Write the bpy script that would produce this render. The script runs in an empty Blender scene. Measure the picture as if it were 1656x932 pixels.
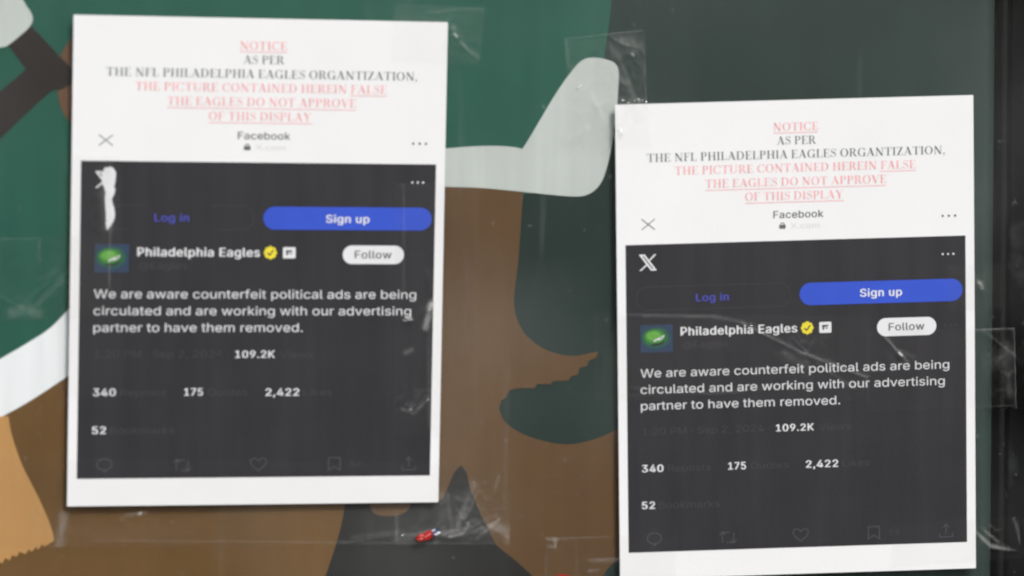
import bpy, bmesh, math
from mathutils import Vector, noise

# ------------------------------------------------------------------ camera, sky, sun, exposure
scene = bpy.context.scene
C = scene.collection
cam_data = bpy.data.cameras.new('camera')
cam = bpy.data.objects.new('camera', cam_data); C.objects.link(cam)
cam.location = (-0.17391, -1.48807, 0.07355)
cam.rotation_euler = (math.radians(90 - 2.8107), math.radians(0.082), math.radians(-6.6658))
cam_data.sensor_width = 36; cam_data.lens = 90.43
cam_data.clip_start = 0.05; cam_data.clip_end = 2000
cam_data.dof.use_dof = True
cam_data.dof.focus_distance = 1.56
cam_data.dof.aperture_fstop = 2.9
scene.camera = cam

SUN_EL, SUN_AZ = math.radians(47), math.radians(32)      # azimuth towards the right of the viewer's back
world = bpy.data.worlds.new('World'); scene.world = world
world.use_nodes = True
wn = world.node_tree
sky = wn.nodes.new('ShaderNodeTexSky'); sky.sky_type = 'NISHITA'; sky.sun_disc = False
sun_dir = Vector((math.sin(SUN_AZ) * math.cos(SUN_EL), -math.cos(SUN_AZ) * math.cos(SUN_EL), math.sin(SUN_EL)))
sky.sun_elevation = SUN_EL
sky.sun_rotation = math.atan2(sun_dir.x, sun_dir.y)
sky.dust_density = 3.0; sky.air_density = 1.0; sky.ozone_density = 1.0
hs = wn.nodes.new('ShaderNodeHueSaturation'); hs.inputs['Saturation'].default_value = 0.25   # overcast: pale sky
wn.links.new(sky.outputs[0], hs.inputs['Color'])
wn.links.new(hs.outputs[0], wn.nodes['Background'].inputs[0])
wn.nodes['Background'].inputs[1].default_value = 0.10
sun_data = bpy.data.lights.new('sun', 'SUN'); sun_data.energy = 1.5; sun_data.angle = math.radians(14)
sun_data.color = (1.0, 0.98, 0.955)
sun = bpy.data.objects.new('sun', sun_data); C.objects.link(sun)
sun.rotation_euler = (-sun_dir).to_track_quat('-Z', 'Y').to_euler()
sun.location = sun_dir * 5
vs = scene.view_settings
vs.view_transform = 'Standard'; vs.look = 'None'; vs.gamma = 1.0; vs.use_curve_mapping = False
vs.exposure = 0.62
scene.cycles.filter_width = 2.1

# ------------------------------------------------------------------ measurements, millimetres on the wall (x right, z up)
GREEN = [(-313.2,185.8),(59.8,189.6),(59.1,168.1),(56.6,146.5),(53.4,128.4),(49.1,110.4),(41.2,59.8),(-9.8,52.6),(-82.0,49.0),(-82.0,2.3),(-188.9,-4.4),(-224.2,-4.2),(-254.8,-18.3),(-273.4,-32.4),(-294.5,-49.9),(-315.4,-60.4)]
TRIM = [(-81.9,79.1),(-60.4,80.2),(-38.8,81.3),(-24.3,82.4),(-9.8,82.8),(1.1,82.1),(6.5,81.0),(11.2,88.3),(26.4,113.5),(36.6,127.6),(42.4,133.0),(48.3,134.2),(56.3,133.1),(61.4,130.6),(63.3,125.6),(62.9,114.0),(61.9,101.4),(59.4,83.3),(55.4,67.0),(51.1,58.7),(44.1,54.0),(33.9,53.3),(8.4,55.8),(-17.1,58.3),(-38.0,59.0),(-60.4,59.8),(-81.9,59.7)]
BROWN = [(-96.3,61.5),(-38.0,60.1),(6.9,56.9),(6.2,45.3),(4.1,16.4),(1.9,-1.6),(1.5,-9.6),(3.0,-17.6),(7.8,-27.0),(16.9,-34.7),(27.9,-39.2),(37.8,-40.3),(46.9,-38.6),(51.4,-37.9),(49.9,-41.5),(45.5,-43.3),(44.8,-46.2),(40.0,-47.6),(39.3,-51.3),(35.2,-52.3),(33.4,-54.9),(24.3,-55.1),(23.2,-57.0),(15.1,-56.5),(13.7,-59.1),(4.2,-59.0),(-1.7,-60.4),(-3.1,-64.4),(-6.0,-65.8),(-7.5,-70.9),(-4.2,-78.2),(3.1,-84.1),(12.3,-88.2),(23.2,-91.2),(34.2,-92.4),(45.3,-90.7),(54.8,-87.5),(63.6,-83.2),(85.7,-71.4),(86.1,-148.5),(65.0,-159.9),(55.8,-168.2),(49.9,-180.9),(-125.5,-177.7),(-110.9,-83.9)]
BAND = [(-315.3,-50.5),(-294.4,-38.6),(-280.4,-30.5),(-266.4,-21.4),(-255.1,-10.1),(-238.2,6.5),(-213.4,34.9),(-199.5,-0.8),(-213.7,-18.5),(-234.9,-34.4),(-256.8,-49.2),(-277.1,-62.5),(-294.7,-72.3),(-315.6,-83.5)]
BROWN2 = [(-315.6,-78.1),(-294.7,-71.6),(-277.1,-61.8),(-256.8,-48.5),(-234.9,-33.7),(-203.2,-25.7),(-96.4,-26.4),(-94.4,-84.1),(-97.7,-126.7),(-100.2,-138.3),(-103.8,-150.9),(-109.6,-169.0),(-112.5,-179.8),(-316.5,-176.1)]
TAN = [(-315.6,-82.4),(-294.7,-71.6),(-290.1,-71.7),(-288.5,-82.0),(-282.7,-99.9),(-274.1,-117.8),(-268.6,-130.7),(-265.8,-139.4),(-265.1,-143.7),(-270.8,-147.2),(-271.8,-145.7),(-274.3,-148.9),(-275.3,-147.1),(-277.8,-149.9),(-279.6,-148.5),(-281.3,-151.3),(-284.8,-149.8),(-286.2,-152.6),(-289.0,-151.9),(-290.4,-154.7),(-292.9,-153.2),(-294.7,-156.4),(-296.7,-155.0),(-316.3,-163.6)]
CHAR = [(-97.7,-116.6),(-67.7,-113.4),(-46.0,-125.3),(-40.9,-123.2),(-37.3,-115.9),(-34.0,-108.4),(-30.0,-103.7),(-26.7,-108.1),(-24.5,-117.6),(-18.7,-132.2),(-13.2,-143.2),(-8.8,-151.4),(1.4,-159.9),(16.1,-173.7),(23.4,-182.3),(-114.0,-179.8),(-109.6,-167.9),(-103.8,-150.9),(-100.2,-138.3),(-98.0,-126.7)]
PATCH = [(-85.0,-120.4),(-57.6,-120.8),(-60.5,-128.7),(-65.9,-132.3),(-74.2,-132.9),(-81.5,-130.6)]
CAPWHITE = [(-313.2,185.8),(-285.6,186.1),(-279.6,166.5),(-275.5,159.6),(-274.1,155.7),(-275.2,151.8),(-279.0,147.6),(-288.1,140.2),(-292.9,138.7),(-313.7,134.1)]
BAR = [(-275.2,151.5),(-256.2,130.9),(-251.4,126.0),(-247.9,121.8),(-252.1,118.6),(-259.5,114.7),(-265.7,112.9),(-293.4,86.8),(-314.3,67.8),(-314.0,96.6),(-293.1,113.8),(-278.1,126.6),(-287.7,139.8)]
DISC = [(-237.1,119.7),(-237.3,115.3),(-237.9,111.1),(-238.8,107.0),(-240.0,103.4),(-241.5,100.3),(-243.2,97.7),(-245.1,95.8),(-247.1,94.7),(-249.1,94.3),(-251.2,94.7),(-253.2,95.8),(-255.0,97.7),(-256.7,100.2),(-258.2,103.3),(-259.3,107.0),(-260.2,111.0),(-260.7,115.2),(-260.8,119.6),(-260.6,124.0),(-260.0,128.3),(-259.1,132.3),(-257.9,135.9),(-256.4,139.0),(-254.7,141.6),(-252.9,143.5),(-250.9,144.6),(-248.8,145.0),(-246.7,144.6),(-244.8,143.5),(-242.9,141.7),(-241.2,139.1),(-239.8,136.0),(-238.6,132.4),(-237.8,128.4),(-237.2,124.1)]
NOTICE_A = [(-250.9,157.4),(-37.3,154.2),(-43.6,-124.8),(-257.4,-123.6)]
NOTICE_B = [(60.5,106.7),(275.4,112.7),(279.2,-169.9),(63.7,-172.5)]
POSTER_RIGHT = 292.2
RAIL_LEFT = 299.1
GLARE = [(-234.8,69.6),(-232.7,70.7),(-229.9,70.7),(-228.2,68.2),(-228.2,64.0),(-228.9,59.7),(-228.2,58.0),(-229.3,54.8),(-230.4,52.0),(-229.4,48.4),(-228.7,44.2),(-229.4,40.6),(-231.5,36.8),(-233.3,34.6),(-234.0,38.5),(-233.6,43.8),(-234.2,50.9),(-233.8,56.9),(-235.2,60.4),(-235.9,65.0)]
MARK_RED = [(-56.8,-145.3),(-55.0,-143.5),(-51.7,-142.5),(-49.6,-141.1),(-47.4,-141.5),(-46.3,-143.3),(-47.4,-145.1),(-49.9,-146.5),(-53.6,-147.2),(-56.1,-147.1)]
MARK_BLUE = [(-48.5,-141.8),(-46.7,-140.4),(-44.1,-140.4),(-42.3,-141.9),(-44.1,-143.7),(-46.3,-144.4),(-47.8,-143.6)]
MARK_WHITE = [[(-47.8,-141.3),(-46.3,-140.6),(-45.2,-140.8),(-46.7,-141.8)],[(-46.3,-143.3),(-43.4,-141.9),(-42.3,-142.4),(-44.9,-144.0)]]
MARK_PINK = [[(-55.0,-144.2),(-52.5,-143.6),(-52.1,-144.1),(-54.6,-145.0)],[(-52.1,-145.0),(-48.5,-142.5),(-47.9,-143.1),(-51.4,-145.6)],[(-55.7,-146.0),(-52.8,-145.5),(-52.8,-146.1),(-55.0,-146.6)]]
MARK_RED2 = [(24.7,-169.6),(27.7,-168.7),(31.3,-168.8),(35.0,-169.8),(33.2,-171.9),(26.6,-171.8)]
TAPES = {
 'bottom': dict(quad=[(-305.0,-94.9),(0.1,-103.6),(-2.0,-150.2),(-305.4,-146.8)],
  ridge=[([(-96.8,-147.9),(-68.0,-144.0),(-46.3,-144.4),(-24.6,-140.7),(-10.0,-133.7)],0.35),([(-46.3,-149.5),(-31.8,-145.3),(-19.1,-137.2),(-10.0,-134.7)],0.4),([(-33.6,-142.4),(-27.5,-127.9),(-22.8,-113.5)],0.5),([(-260.0,-146.8),(-262.7,-131.7),(-256.4,-122.9)],0.5),([(-17.3,-137.2),(-5.6,-145.7),(-0.5,-147.3)],0.4)],
  crumple=[((-22.7,-131.6),22,0.55),((-49.9,-142.9),14,0.4),((-217.8,-128.8),7,0.3),((-273.9,-135.1),10,0.15)],
  dust_glare=[([(-68.0,-146.6),(-49.9,-142.9),(-31.8,-143.1),(-13.6,-139.1)],2.2,0.1),([(-33.6,-142.4),(-26.4,-124.3),(-22.8,-115.3)],2,0.1),([(-10.0,-139.1),(-2.0,-142.9),(-1.2,-148.7)],3,0.14),([(-42.0,-120.5),(-41.2,-138.6)],2.5,0.06),([(-261.8,-146.0),(-259.2,-128.2)],2.5,0.14),([(-68.0,-131.0),(-68.0,-145.5)],1,0.08),([(-242.5,-143.5),(-10.0,-149.7)],0.5,0.07),([(-93.2,-144.4),(-64.4,-141.2)],1.2,0.06),([(-223.7,-129.5),(-212.5,-127.8)],1,0.12),([(-42.0,-125.9),(-33.6,-135.1),(-15.5,-143.4)],8,0.035),([(-82.4,-136.2),(-46.3,-138.6)],7,0.018),([(-31.8,-120.6),(-22.7,-131.6)],4,0.03),([(-260.0,-138.9),(-189.6,-140.7)],8,0.02),([(-216.7,-128.8),(-215.6,-128.3)],0.55,0.7),([(-37.3,-145.2),(-28.9,-143.2),(-25.6,-137.1)],0.8,0.16),([(-27.5,-133.4),(-20.2,-119.0)],0.7,0.1),([(-20.9,-146.2),(-10.0,-137.3),(-7.8,-134.8)],0.8,0.14),([(-38.3,-120.5),(-35.4,-142.4)],0.9,0.06),([(-66.2,-145.5),(-63.7,-144.8)],0.6,0.3),([(-10.0,-117.3),(-7.9,-110.0)],0.8,0.1)],
  glint=[(-216.0,-128.5),(-65.1,-144.8),(-40.5,-145.2)]),
 'left': dict(quad=[(-303.9,30.2),(-233.6,32.2),(-233.9,-15.3),(-304.3,-17.0)],
  ridge=[([(-293.8,-3.7),(-280.0,-10.8),(-262.4,10.3)],0.3),([(-283.4,-10.8),(-272.9,-0.2),(-254.7,10.3)],0.3)],
  crumple=[((-281.7,-10.8),9,0.4),((-260.7,6.8),14,0.25)],
  dust_glare=[([(-293.5,30.2),(-272.0,30.8),(-271.4,17.4)],0.7,0.06),([(-286.9,-12.5),(-280.0,-10.1),(-273.0,-12.6)],3,0.1),([(-273.0,-7.3),(-259.0,6.8)],1.5,0.06)],
  glint=[]),
 'right_side': dict(quad=[(-67.8,61.2),(-19.3,61.2),(-21.0,-86.3),(-69.4,-85.8)],
  ridge=[([(-49.9,9.6),(-47.0,-12.0),(-50.6,-26.4)],0.4),([(-62.5,-67.8),(-55.3,-69.7),(-49.2,-62.5)],0.35),([(-64.3,59.8),(-63.6,-1.2)],0.25)],
  crumple=[((-49.2,-15.6),8,0.5),((-57.1,-66.0),14,0.3)],
  dust_glare=[([(-47.4,-8.4),(-49.2,-16.3),(-51.0,-22.8)],1.5,0.5),([(-63.6,-18.2),(-58.9,-17.5)],0.6,0.8),([(-60.0,-70.0),(-59.3,-70.0)],0.5,0.8),([(-49.9,-64.7),(-49.6,-64.3)],0.4,0.5),([(-63.2,59.8),(-63.6,-1.2)],0.6,0.05),([(-49.2,-22.8),(-48.5,-80.6)],1.2,0.05),([(-65.1,-69.6),(-57.9,-72.5),(-50.6,-65.4)],0.9,0.12),([(-62.5,-37.1),(-58.9,-35.4)],1.4,0.1)],
  glint=[(-62.5,-17.7),(-60.0,-17.7),(-59.7,-70.0),(-50.3,-65.0)]),
 'corner_top': dict(quad=[(-67.8,164.6),(-15.4,162.9),(-19.0,129.3),(-70.6,131.9)],
  ridge=[([(-33.7,147.4),(-26.5,138.6),(-18.2,132.9)],0.4),([(-49.9,159.8),(-31.9,156.3)],0.3)],
  crumple=[((-30.1,142.1),13,0.35)],
  dust_glare=[([(-49.9,159.1),(-31.9,162.1),(-17.5,161.5)],1,0.07),([(-30.1,142.1),(-19.3,132.9)],1.2,0.12),([(-33.7,151.0),(-33.0,145.6)],1.5,0.1),([(-33.7,147.1),(-32.3,146.0)],0.7,0.8)],
  glint=[(-33.0,146.7),(-34.4,149.9)]),
 'vertical_left': dict(quad=[(-259.8,77.3),(-225.0,76.7),(-225.8,-60.9),(-262.2,-60.5)],
  ridge=[([(-232.0,72.1),(-230.8,35.0),(-231.7,-0.4)],0.3)],
  crumple=[((-232.1,52.7),8,0.4)],
  dust_glare=[([(-231.5,34.3),(-232.5,-0.4)],0.6,0.12),([(-233.4,68.6),(-232.6,36.8)],3,0.1)],
  glint=[]),
 'crossing_corner': dict(quad=[(30.9,145.4),(77.6,150.7),(80.8,81.5),(32.5,82.9)],
  ridge=[([(56.8,146.3),(65.9,140.9),(74.7,139.9)],0.4),([(47.8,110.3),(56.9,90.5),(62.5,83.3)],0.5),([(62.3,135.5),(69.7,114.0),(77.0,99.6)],0.5),([(40.5,113.8),(55.0,124.7),(62.3,127.6)],0.3),([(31.3,145.4),(76.8,150.0)],0.25),([(44.2,90.5),(58.8,95.9)],0.35)],
  crumple=[((65.9,130.2),22,0.5),((49.6,99.5),22,0.4),((71.5,103.2),14,0.4)],
  dust_glare=[([(65.2,144.2),(70.3,142.1),(73.9,139.9)],3,0.12),([(59.3,140.9),(69.7,114.0),(73.4,96.0)],2.2,0.06),([(30.9,144.7),(77.6,150.0)],0.6,0.1),([(31.3,143.9),(33.2,130.0),(38.6,127.5)],1.2,0.06),([(77.6,146.4),(79.2,103.2)],0.6,0.06),([(56.8,128.3),(66.7,117.6)],3.5,0.05),([(37.6,115.6),(40.5,117.8)],0.6,0.6),([(63.5,93.0),(64.3,88.7)],0.7,0.5),([(70.3,136.3),(71.4,135.2)],0.5,0.6),([(45.9,113.9),(53.3,99.5)],2.5,0.1),([(33.3,86.8),(46.0,94.1)],0.8,0.12),([(49.6,106.7),(56.9,108.5)],1.2,0.12)],
  glint=[(39.0,116.7),(36.1,110.9),(71.0,135.6),(63.9,90.5),(63.5,95.9)]),
 'far_right': dict(quad=[(211.3,-27.3),(302.0,-25.7),(303.6,-72.8),(211.7,-75.2)],
  ridge=[([(220.7,-28.1),(230.2,-41.1),(237.8,-46.7)],0.4),([(283.0,-28.5),(302.2,-43.5)],0.25)],
  crumple=[((234.0,-43.0),10,0.4),((290.8,-50.8),18,0.25)],
  dust_glare=[([(277.7,-27.0),(302.0,-26.1),(303.6,-72.4)],0.6,0.14),([(279.7,-73.7),(302.5,-72.8)],0.5,0.06),([(221.8,-30.0),(233.2,-42.2),(237.0,-47.4)],0.7,0.14),([(230.9,-40.4),(232.5,-41.8)],0.6,0.6),([(287.0,-47.1),(302.1,-39.8)],4,0.04),([(296.4,-36.0),(299.4,-65.7)],2.5,0.05)],
  glint=[(231.3,-40.7),(232.5,-41.8)]),
 'middle': dict(quad=[(48.1,-14.7),(212.7,-18.5),(213.1,-68.6),(48.3,-66.3)],
  ridge=[([(62.8,-17.0),(118.1,-18.0),(136.6,-21.8),(170.2,-38.8),(211.5,-54.6)],0.45),([(166.4,-31.5),(185.2,-49.9),(204.1,-61.9)],0.4),([(70.3,-59.9),(118.3,-64.0),(174.1,-59.0)],0.3)],
  crumple=[((174.0,-42.5),20,0.3)],
  dust_glare=[([(77.5,-17.0),(118.1,-18.0),(136.6,-21.8)],1.2,0.06),([(136.6,-21.8),(170.2,-38.8),(211.5,-54.6)],0.7,0.14),([(162.8,-40.6),(174.0,-46.2)],2.5,0.06),([(196.5,-59.2),(212.3,-59.4)],1.5,0.05),([(63.0,-63.5),(136.8,-62.7)],0.6,0.04)],
  glint=[(141.4,-23.6),(172.8,-41.0)]),
 'upper_right': dict(quad=[(259.9,11.4),(293.2,12.8),(294.2,-13.8),(260.9,-15.9)],
  ridge=[([(278.8,4.7),(281.9,-2.7)],0.4)],
  crumple=[((281.9,-0.8),8,0.35)],
  dust_glare=[([(279.6,1.8),(281.6,-1.9)],1.1,0.35)],
  glint=[(280.8,-0.1)]),
 'lower_right': dict(quad=[(227.3,-142.7),(305.5,-139.4),(307.3,-164.4),(227.5,-167.9)],
  ridge=[([(277.4,-147.2),(288.2,-158.5),(303.5,-160.6)],0.5),([(280.4,-145.3),(295.8,-156.8)],0.4)],
  crumple=[((288.1,-154.8),12,0.5)],
  dust_glare=[([(278.9,-147.9),(287.4,-156.3),(299.6,-158.7)],1.1,0.22),([(303.3,-142.0),(307.2,-155.1)],1,0.1),([(284.3,-147.3),(292.7,-154.9)],0.8,0.14)],
  glint=[(279.3,-151.3)]),
 'lower_middle': dict(quad=[(18.5,-146.1),(96.5,-147.3),(96.6,-175.6),(18.5,-174.2)],
  ridge=[([(44.9,-161.2),(63.3,-160.4)],0.3),([(19.2,-146.9),(20.7,-168.8)],0.3)],
  crumple=[((28.4,-150.6),10,0.3)],
  dust_glare=[([(20.7,-147.6),(25.1,-147.7),(25.1,-152.1),(20.7,-152.0)],1,0.16),([(25.8,-147.7),(41.2,-147.2),(63.3,-146.1)],0.5,0.08),([(46.0,-161.2),(63.3,-160.7)],1.2,0.12),([(20.0,-152.3),(20.0,-172.4)],0.5,0.05),([(44.9,-167.0),(50.8,-166.4)],0.8,0.12),([(37.5,-149.0),(38.3,-169.1)],0.5,0.05)],
  glint=[]),
}
SHEET_W, SHEET_H = 215.9, 279.4

# ------------------------------------------------------------------ helpers
def lin(r, g, b):
    f = lambda c: (c / 255 / 12.92) if c <= 10.3 else ((c / 255 + .055) / 1.055) ** 2.4
    return (f(r), f(g), f(b), 1)

def mat_print(name, rgb, rough=.55, mottle=.06, scale=60, spec=.25, bump=0, band=0):
    m = bpy.data.materials.new(name); m.use_nodes = True
    n = m.node_tree; p = n.nodes['Principled BSDF']
    p.inputs['Roughness'].default_value = rough
    p.inputs['Specular IOR Level'].default_value = spec
    tc = n.nodes.new('ShaderNodeTexCoord')
    no = n.nodes.new('ShaderNodeTexNoise'); no.inputs['Scale'].default_value = scale; no.inputs['Detail'].default_value = 5
    n.links.new(tc.outputs['Object'], no.inputs['Vector'])
    rp = n.nodes.new('ShaderNodeMapRange'); rp.inputs[1].default_value = .3; rp.inputs[2].default_value = .7
    rp.inputs[3].default_value = 1 - mottle; rp.inputs[4].default_value = 1 + mottle
    n.links.new(no.outputs[0], rp.inputs[0])
    fac = rp.outputs[0]
    if band:                     # uneven toner / ink laid down in streaks
        mp = n.nodes.new('ShaderNodeMapping'); mp.inputs['Scale'].default_value = (1, 1, .06)
        nb = n.nodes.new('ShaderNodeTexNoise'); nb.inputs['Scale'].default_value = 110; nb.inputs['Detail'].default_value = 3
        n.links.new(tc.outputs['Object'], mp.inputs[0]); n.links.new(mp.outputs[0], nb.inputs['Vector'])
        rb = n.nodes.new('ShaderNodeMapRange'); rb.inputs[1].default_value = .3; rb.inputs[2].default_value = .7
        rb.inputs[3].default_value = 1 - band; rb.inputs[4].default_value = 1 + band
        n.links.new(nb.outputs[0], rb.inputs[0])
        mu = n.nodes.new('ShaderNodeMath'); mu.operation = 'MULTIPLY'; n.links.new(fac, mu.inputs[0]); n.links.new(rb.outputs[0], mu.inputs[1]); fac = mu.outputs[0]
    mx = n.nodes.new('ShaderNodeVectorMath'); mx.operation = 'SCALE'
    mx.inputs[0].default_value = lin(*rgb)[:3]
    n.links.new(fac, mx.inputs['Scale'])
    n.links.new(mx.outputs[0], p.inputs['Base Color'])
    if bump:
        n2 = n.nodes.new('ShaderNodeTexNoise'); n2.inputs['Scale'].default_value = 900; n2.inputs['Detail'].default_value = 3
        n.links.new(tc.outputs['Object'], n2.inputs['Vector'])
        bp = n.nodes.new('ShaderNodeBump'); bp.inputs['Strength'].default_value = bump; bp.inputs['Distance'].default_value = .0003
        n.links.new(n2.outputs[0], bp.inputs['Height']); n.links.new(bp.outputs[0], p.inputs['Normal'])
    return m

def link(name, me, mat, parent=None):
    o = bpy.data.objects.new(name, me); C.objects.link(o)
    if mat: me.materials.append(mat)
    if parent: o.parent = parent
    return o

def tag(o, label, cat=None, group=None, kind=None):
    if label: o['label'] = label
    if cat: o['category'] = cat
    if group: o['group'] = group
    if kind: o['kind'] = kind
    return o

def empty(name, loc=(0, 0, 0)):
    o = bpy.data.objects.new(name, None); C.objects.link(o); o.location = loc; o.empty_display_size = .05
    return o

def box(name, x0, x1, y0, y1, z0, z1, mat, parent=None, bevel=0):
    bm = bmesh.new(); bmesh.ops.create_cube(bm, size=1)
    for v in bm.verts:
        v.co = ((x0 + x1) / 2 + v.co.x * (x1 - x0), (y0 + y1) / 2 + v.co.y * (y1 - y0), (z0 + z1) / 2 + v.co.z * (z1 - z0))
    if bevel: bmesh.ops.bevel(bm, geom=bm.edges[:], offset=bevel, segments=3, affect='EDGES', profile=.5)
    me = bpy.data.meshes.new(name); bm.to_mesh(me); bm.free()
    return link(name, me, mat, parent)

def smooth_closed(pts, sub=6, corner=50):
    """Catmull-Rom through the points; sharp corners stay sharp."""
    n = len(pts); out = []
    sharp = []
    for i in range(n):
        a = Vector(pts[i]) - Vector(pts[i - 1]); b = Vector(pts[(i + 1) % n]) - Vector(pts[i])
        sharp.append(a.length < 1e-6 or b.length < 1e-6 or math.degrees(a.angle(b)) > corner)
    for i in range(n):
        p1, p2 = Vector(pts[i]), Vector(pts[(i + 1) % n])
        p0 = Vector(pts[i - 1]) if not sharp[i] else p1 - (p2 - p1)
        p3 = Vector(pts[(i + 2) % n]) if not sharp[(i + 1) % n] else p2 + (p2 - p1)
        for k in range(sub):
            t = k / sub
            out.append(.5 * ((2 * p1) + (p2 - p0) * t + (2 * p0 - 5 * p1 + 4 * p2 - p3) * t * t + (3 * p1 - p0 - 3 * p2 + p3) * t ** 3))
    return [(v.x, v.y) for v in out]

# ------------------------------------------------------------------ materials
M = {}
M['black_metal'] = mat_print('black_metal', (12, 12, 13), rough=.6, mottle=.4, scale=60, spec=.03)
def speckle(m, rgb, scale, lo, hi):
    n = m.node_tree; p = n.nodes['Principled BSDF']; src = p.inputs['Base Color'].links[0].from_socket
    tc = n.nodes.new('ShaderNodeTexCoord'); no = n.nodes.new('ShaderNodeTexNoise'); no.inputs['Scale'].default_value = scale; no.inputs['Detail'].default_value = 2
    n.links.new(tc.outputs['Object'], no.inputs['Vector'])
    r = n.nodes.new('ShaderNodeMapRange'); r.inputs[1].default_value = lo; r.inputs[2].default_value = hi; n.links.new(no.outputs[0], r.inputs[0])
    mx = n.nodes.new('ShaderNodeMix'); mx.data_type = 'RGBA'; n.links.new(r.outputs[0], mx.inputs['Factor'])
    n.links.new(src, mx.inputs['A']); mx.inputs['B'].default_value = lin(*rgb); n.links.new(mx.outputs['Result'], p.inputs['Base Color'])
speckle(M['black_metal'], (44, 45, 45), 60, .56, .78)  # pale specks in the base colour stand in for faint reflections
M['rubber'] = mat_print('black_gasket', (16, 17, 17), rough=.8, mottle=.2, scale=40, spec=.2)
M['backing'] = mat_print('dark_backing_board', (14, 14, 14), rough=.8, mottle=.2, scale=30, spec=.1)
M['p_dark'] = mat_print('poster_dark_green', (46, 60, 56), mottle=.17, scale=7, band=.05)
M['p_green'] = mat_print('poster_green', (38, 88, 74), mottle=.17, scale=7, band=.05)
M['p_trim'] = mat_print('poster_grey_white', (194, 199, 194), mottle=.05, scale=9, band=.05)
M['p_band'] = mat_print('poster_white', (236, 237, 239), mottle=.02, scale=9, band=.05)
M['p_brown'] = mat_print('poster_brown', (98, 73, 48), mottle=.17, scale=7, band=.05)
M['p_brown2'] = mat_print('poster_ochre_brown', (110, 81, 47), mottle=.17, scale=7, band=.05)
M['p_tan'] = mat_print('poster_tan', (190, 143, 90), mottle=.05, scale=9, band=.05)
M['p_char'] = mat_print('poster_charcoal', (42, 41, 40), mottle=.08, scale=9, band=.05)
M['p_bar'] = mat_print('poster_umber', (48, 42, 39), mottle=.08, scale=9, band=.05)
M['p_disc'] = mat_print('poster_rust_brown', (108, 80, 60), mottle=.08, scale=9, band=.05)
M['paper'] = mat_print('white_paper', (238, 238, 238), rough=.75, mottle=.018, scale=18, spec=.2, bump=.25)
M['ink'] = mat_print('toner_charcoal', (47, 46, 49), rough=.5, mottle=.09, scale=30, spec=.3, bump=.25, band=.11)
M['ink_faint'] = mat_print('toner_faint_grey', (66, 65, 69), rough=.5, mottle=.05)
M['ink_mid'] = mat_print('toner_mid_grey', (80, 80, 85), rough=.5, mottle=.05)
M['ink_white'] = mat_print('unprinted_white', (228, 228, 230), rough=.7, mottle=.02)
M['ink_pale'] = mat_print('toner_pale_grey', (214, 214, 215), rough=.6, mottle=.02)
M['ink_grey'] = mat_print('toner_grey', (102, 104, 106), rough=.6, mottle=.05)
M['ink_black'] = mat_print('toner_text', (112, 120, 116), rough=.6, mottle=.25, scale=700)
M['ink_red'] = mat_print('toner_red', (241, 170, 170), rough=.6, mottle=.18, scale=700)
M['ink_blue'] = mat_print('toner_blue', (56, 86, 200), rough=.5, mottle=.05, scale=40)
M['ink_bluetext'] = mat_print('toner_blue_text', (78, 82, 176), rough=.5, mottle=.05)
M['ink_yellow'] = mat_print('toner_yellow', (233, 216, 60), rough=.5, mottle=.03)
M['av_bg'] = mat_print('avatar_navy', (52, 68, 92), rough=.5, mottle=.12, scale=200)
for _k, _c in enumerate(((48, 84, 84), (52, 104, 66), (70, 134, 62), (106, 168, 76))):
    M['av_g%d' % _k] = mat_print('avatar_green_%d' % _k, _c, rough=.5, mottle=.12, scale=300)
M['mark_pink'] = mat_print('mark_pink', (226, 120, 112), rough=.3, mottle=.1, spec=.5)
M['mark_red'] = mat_print('mark_red', (172, 32, 28), rough=.35, mottle=.3, scale=700, spec=.5)
M['mark_blue'] = mat_print('mark_blue', (34, 60, 110), rough=.35, mottle=.2, scale=500, spec=.5)

def schlick(n, f0):
    lw = n.nodes.new('ShaderNodeLayerWeight'); lw.inputs[0].default_value = .5
    pw = n.nodes.new('ShaderNodeMath'); pw.operation = 'POWER'; pw.inputs[1].default_value = 5
    n.links.new(lw.outputs['Facing'], pw.inputs[0])
    ma = n.nodes.new('ShaderNodeMath'); ma.operation = 'MULTIPLY_ADD'; ma.inputs[1].default_value = .35; ma.inputs[2].default_value = f0
    n.links.new(pw.outputs[0], ma.inputs[0]); return ma

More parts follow.
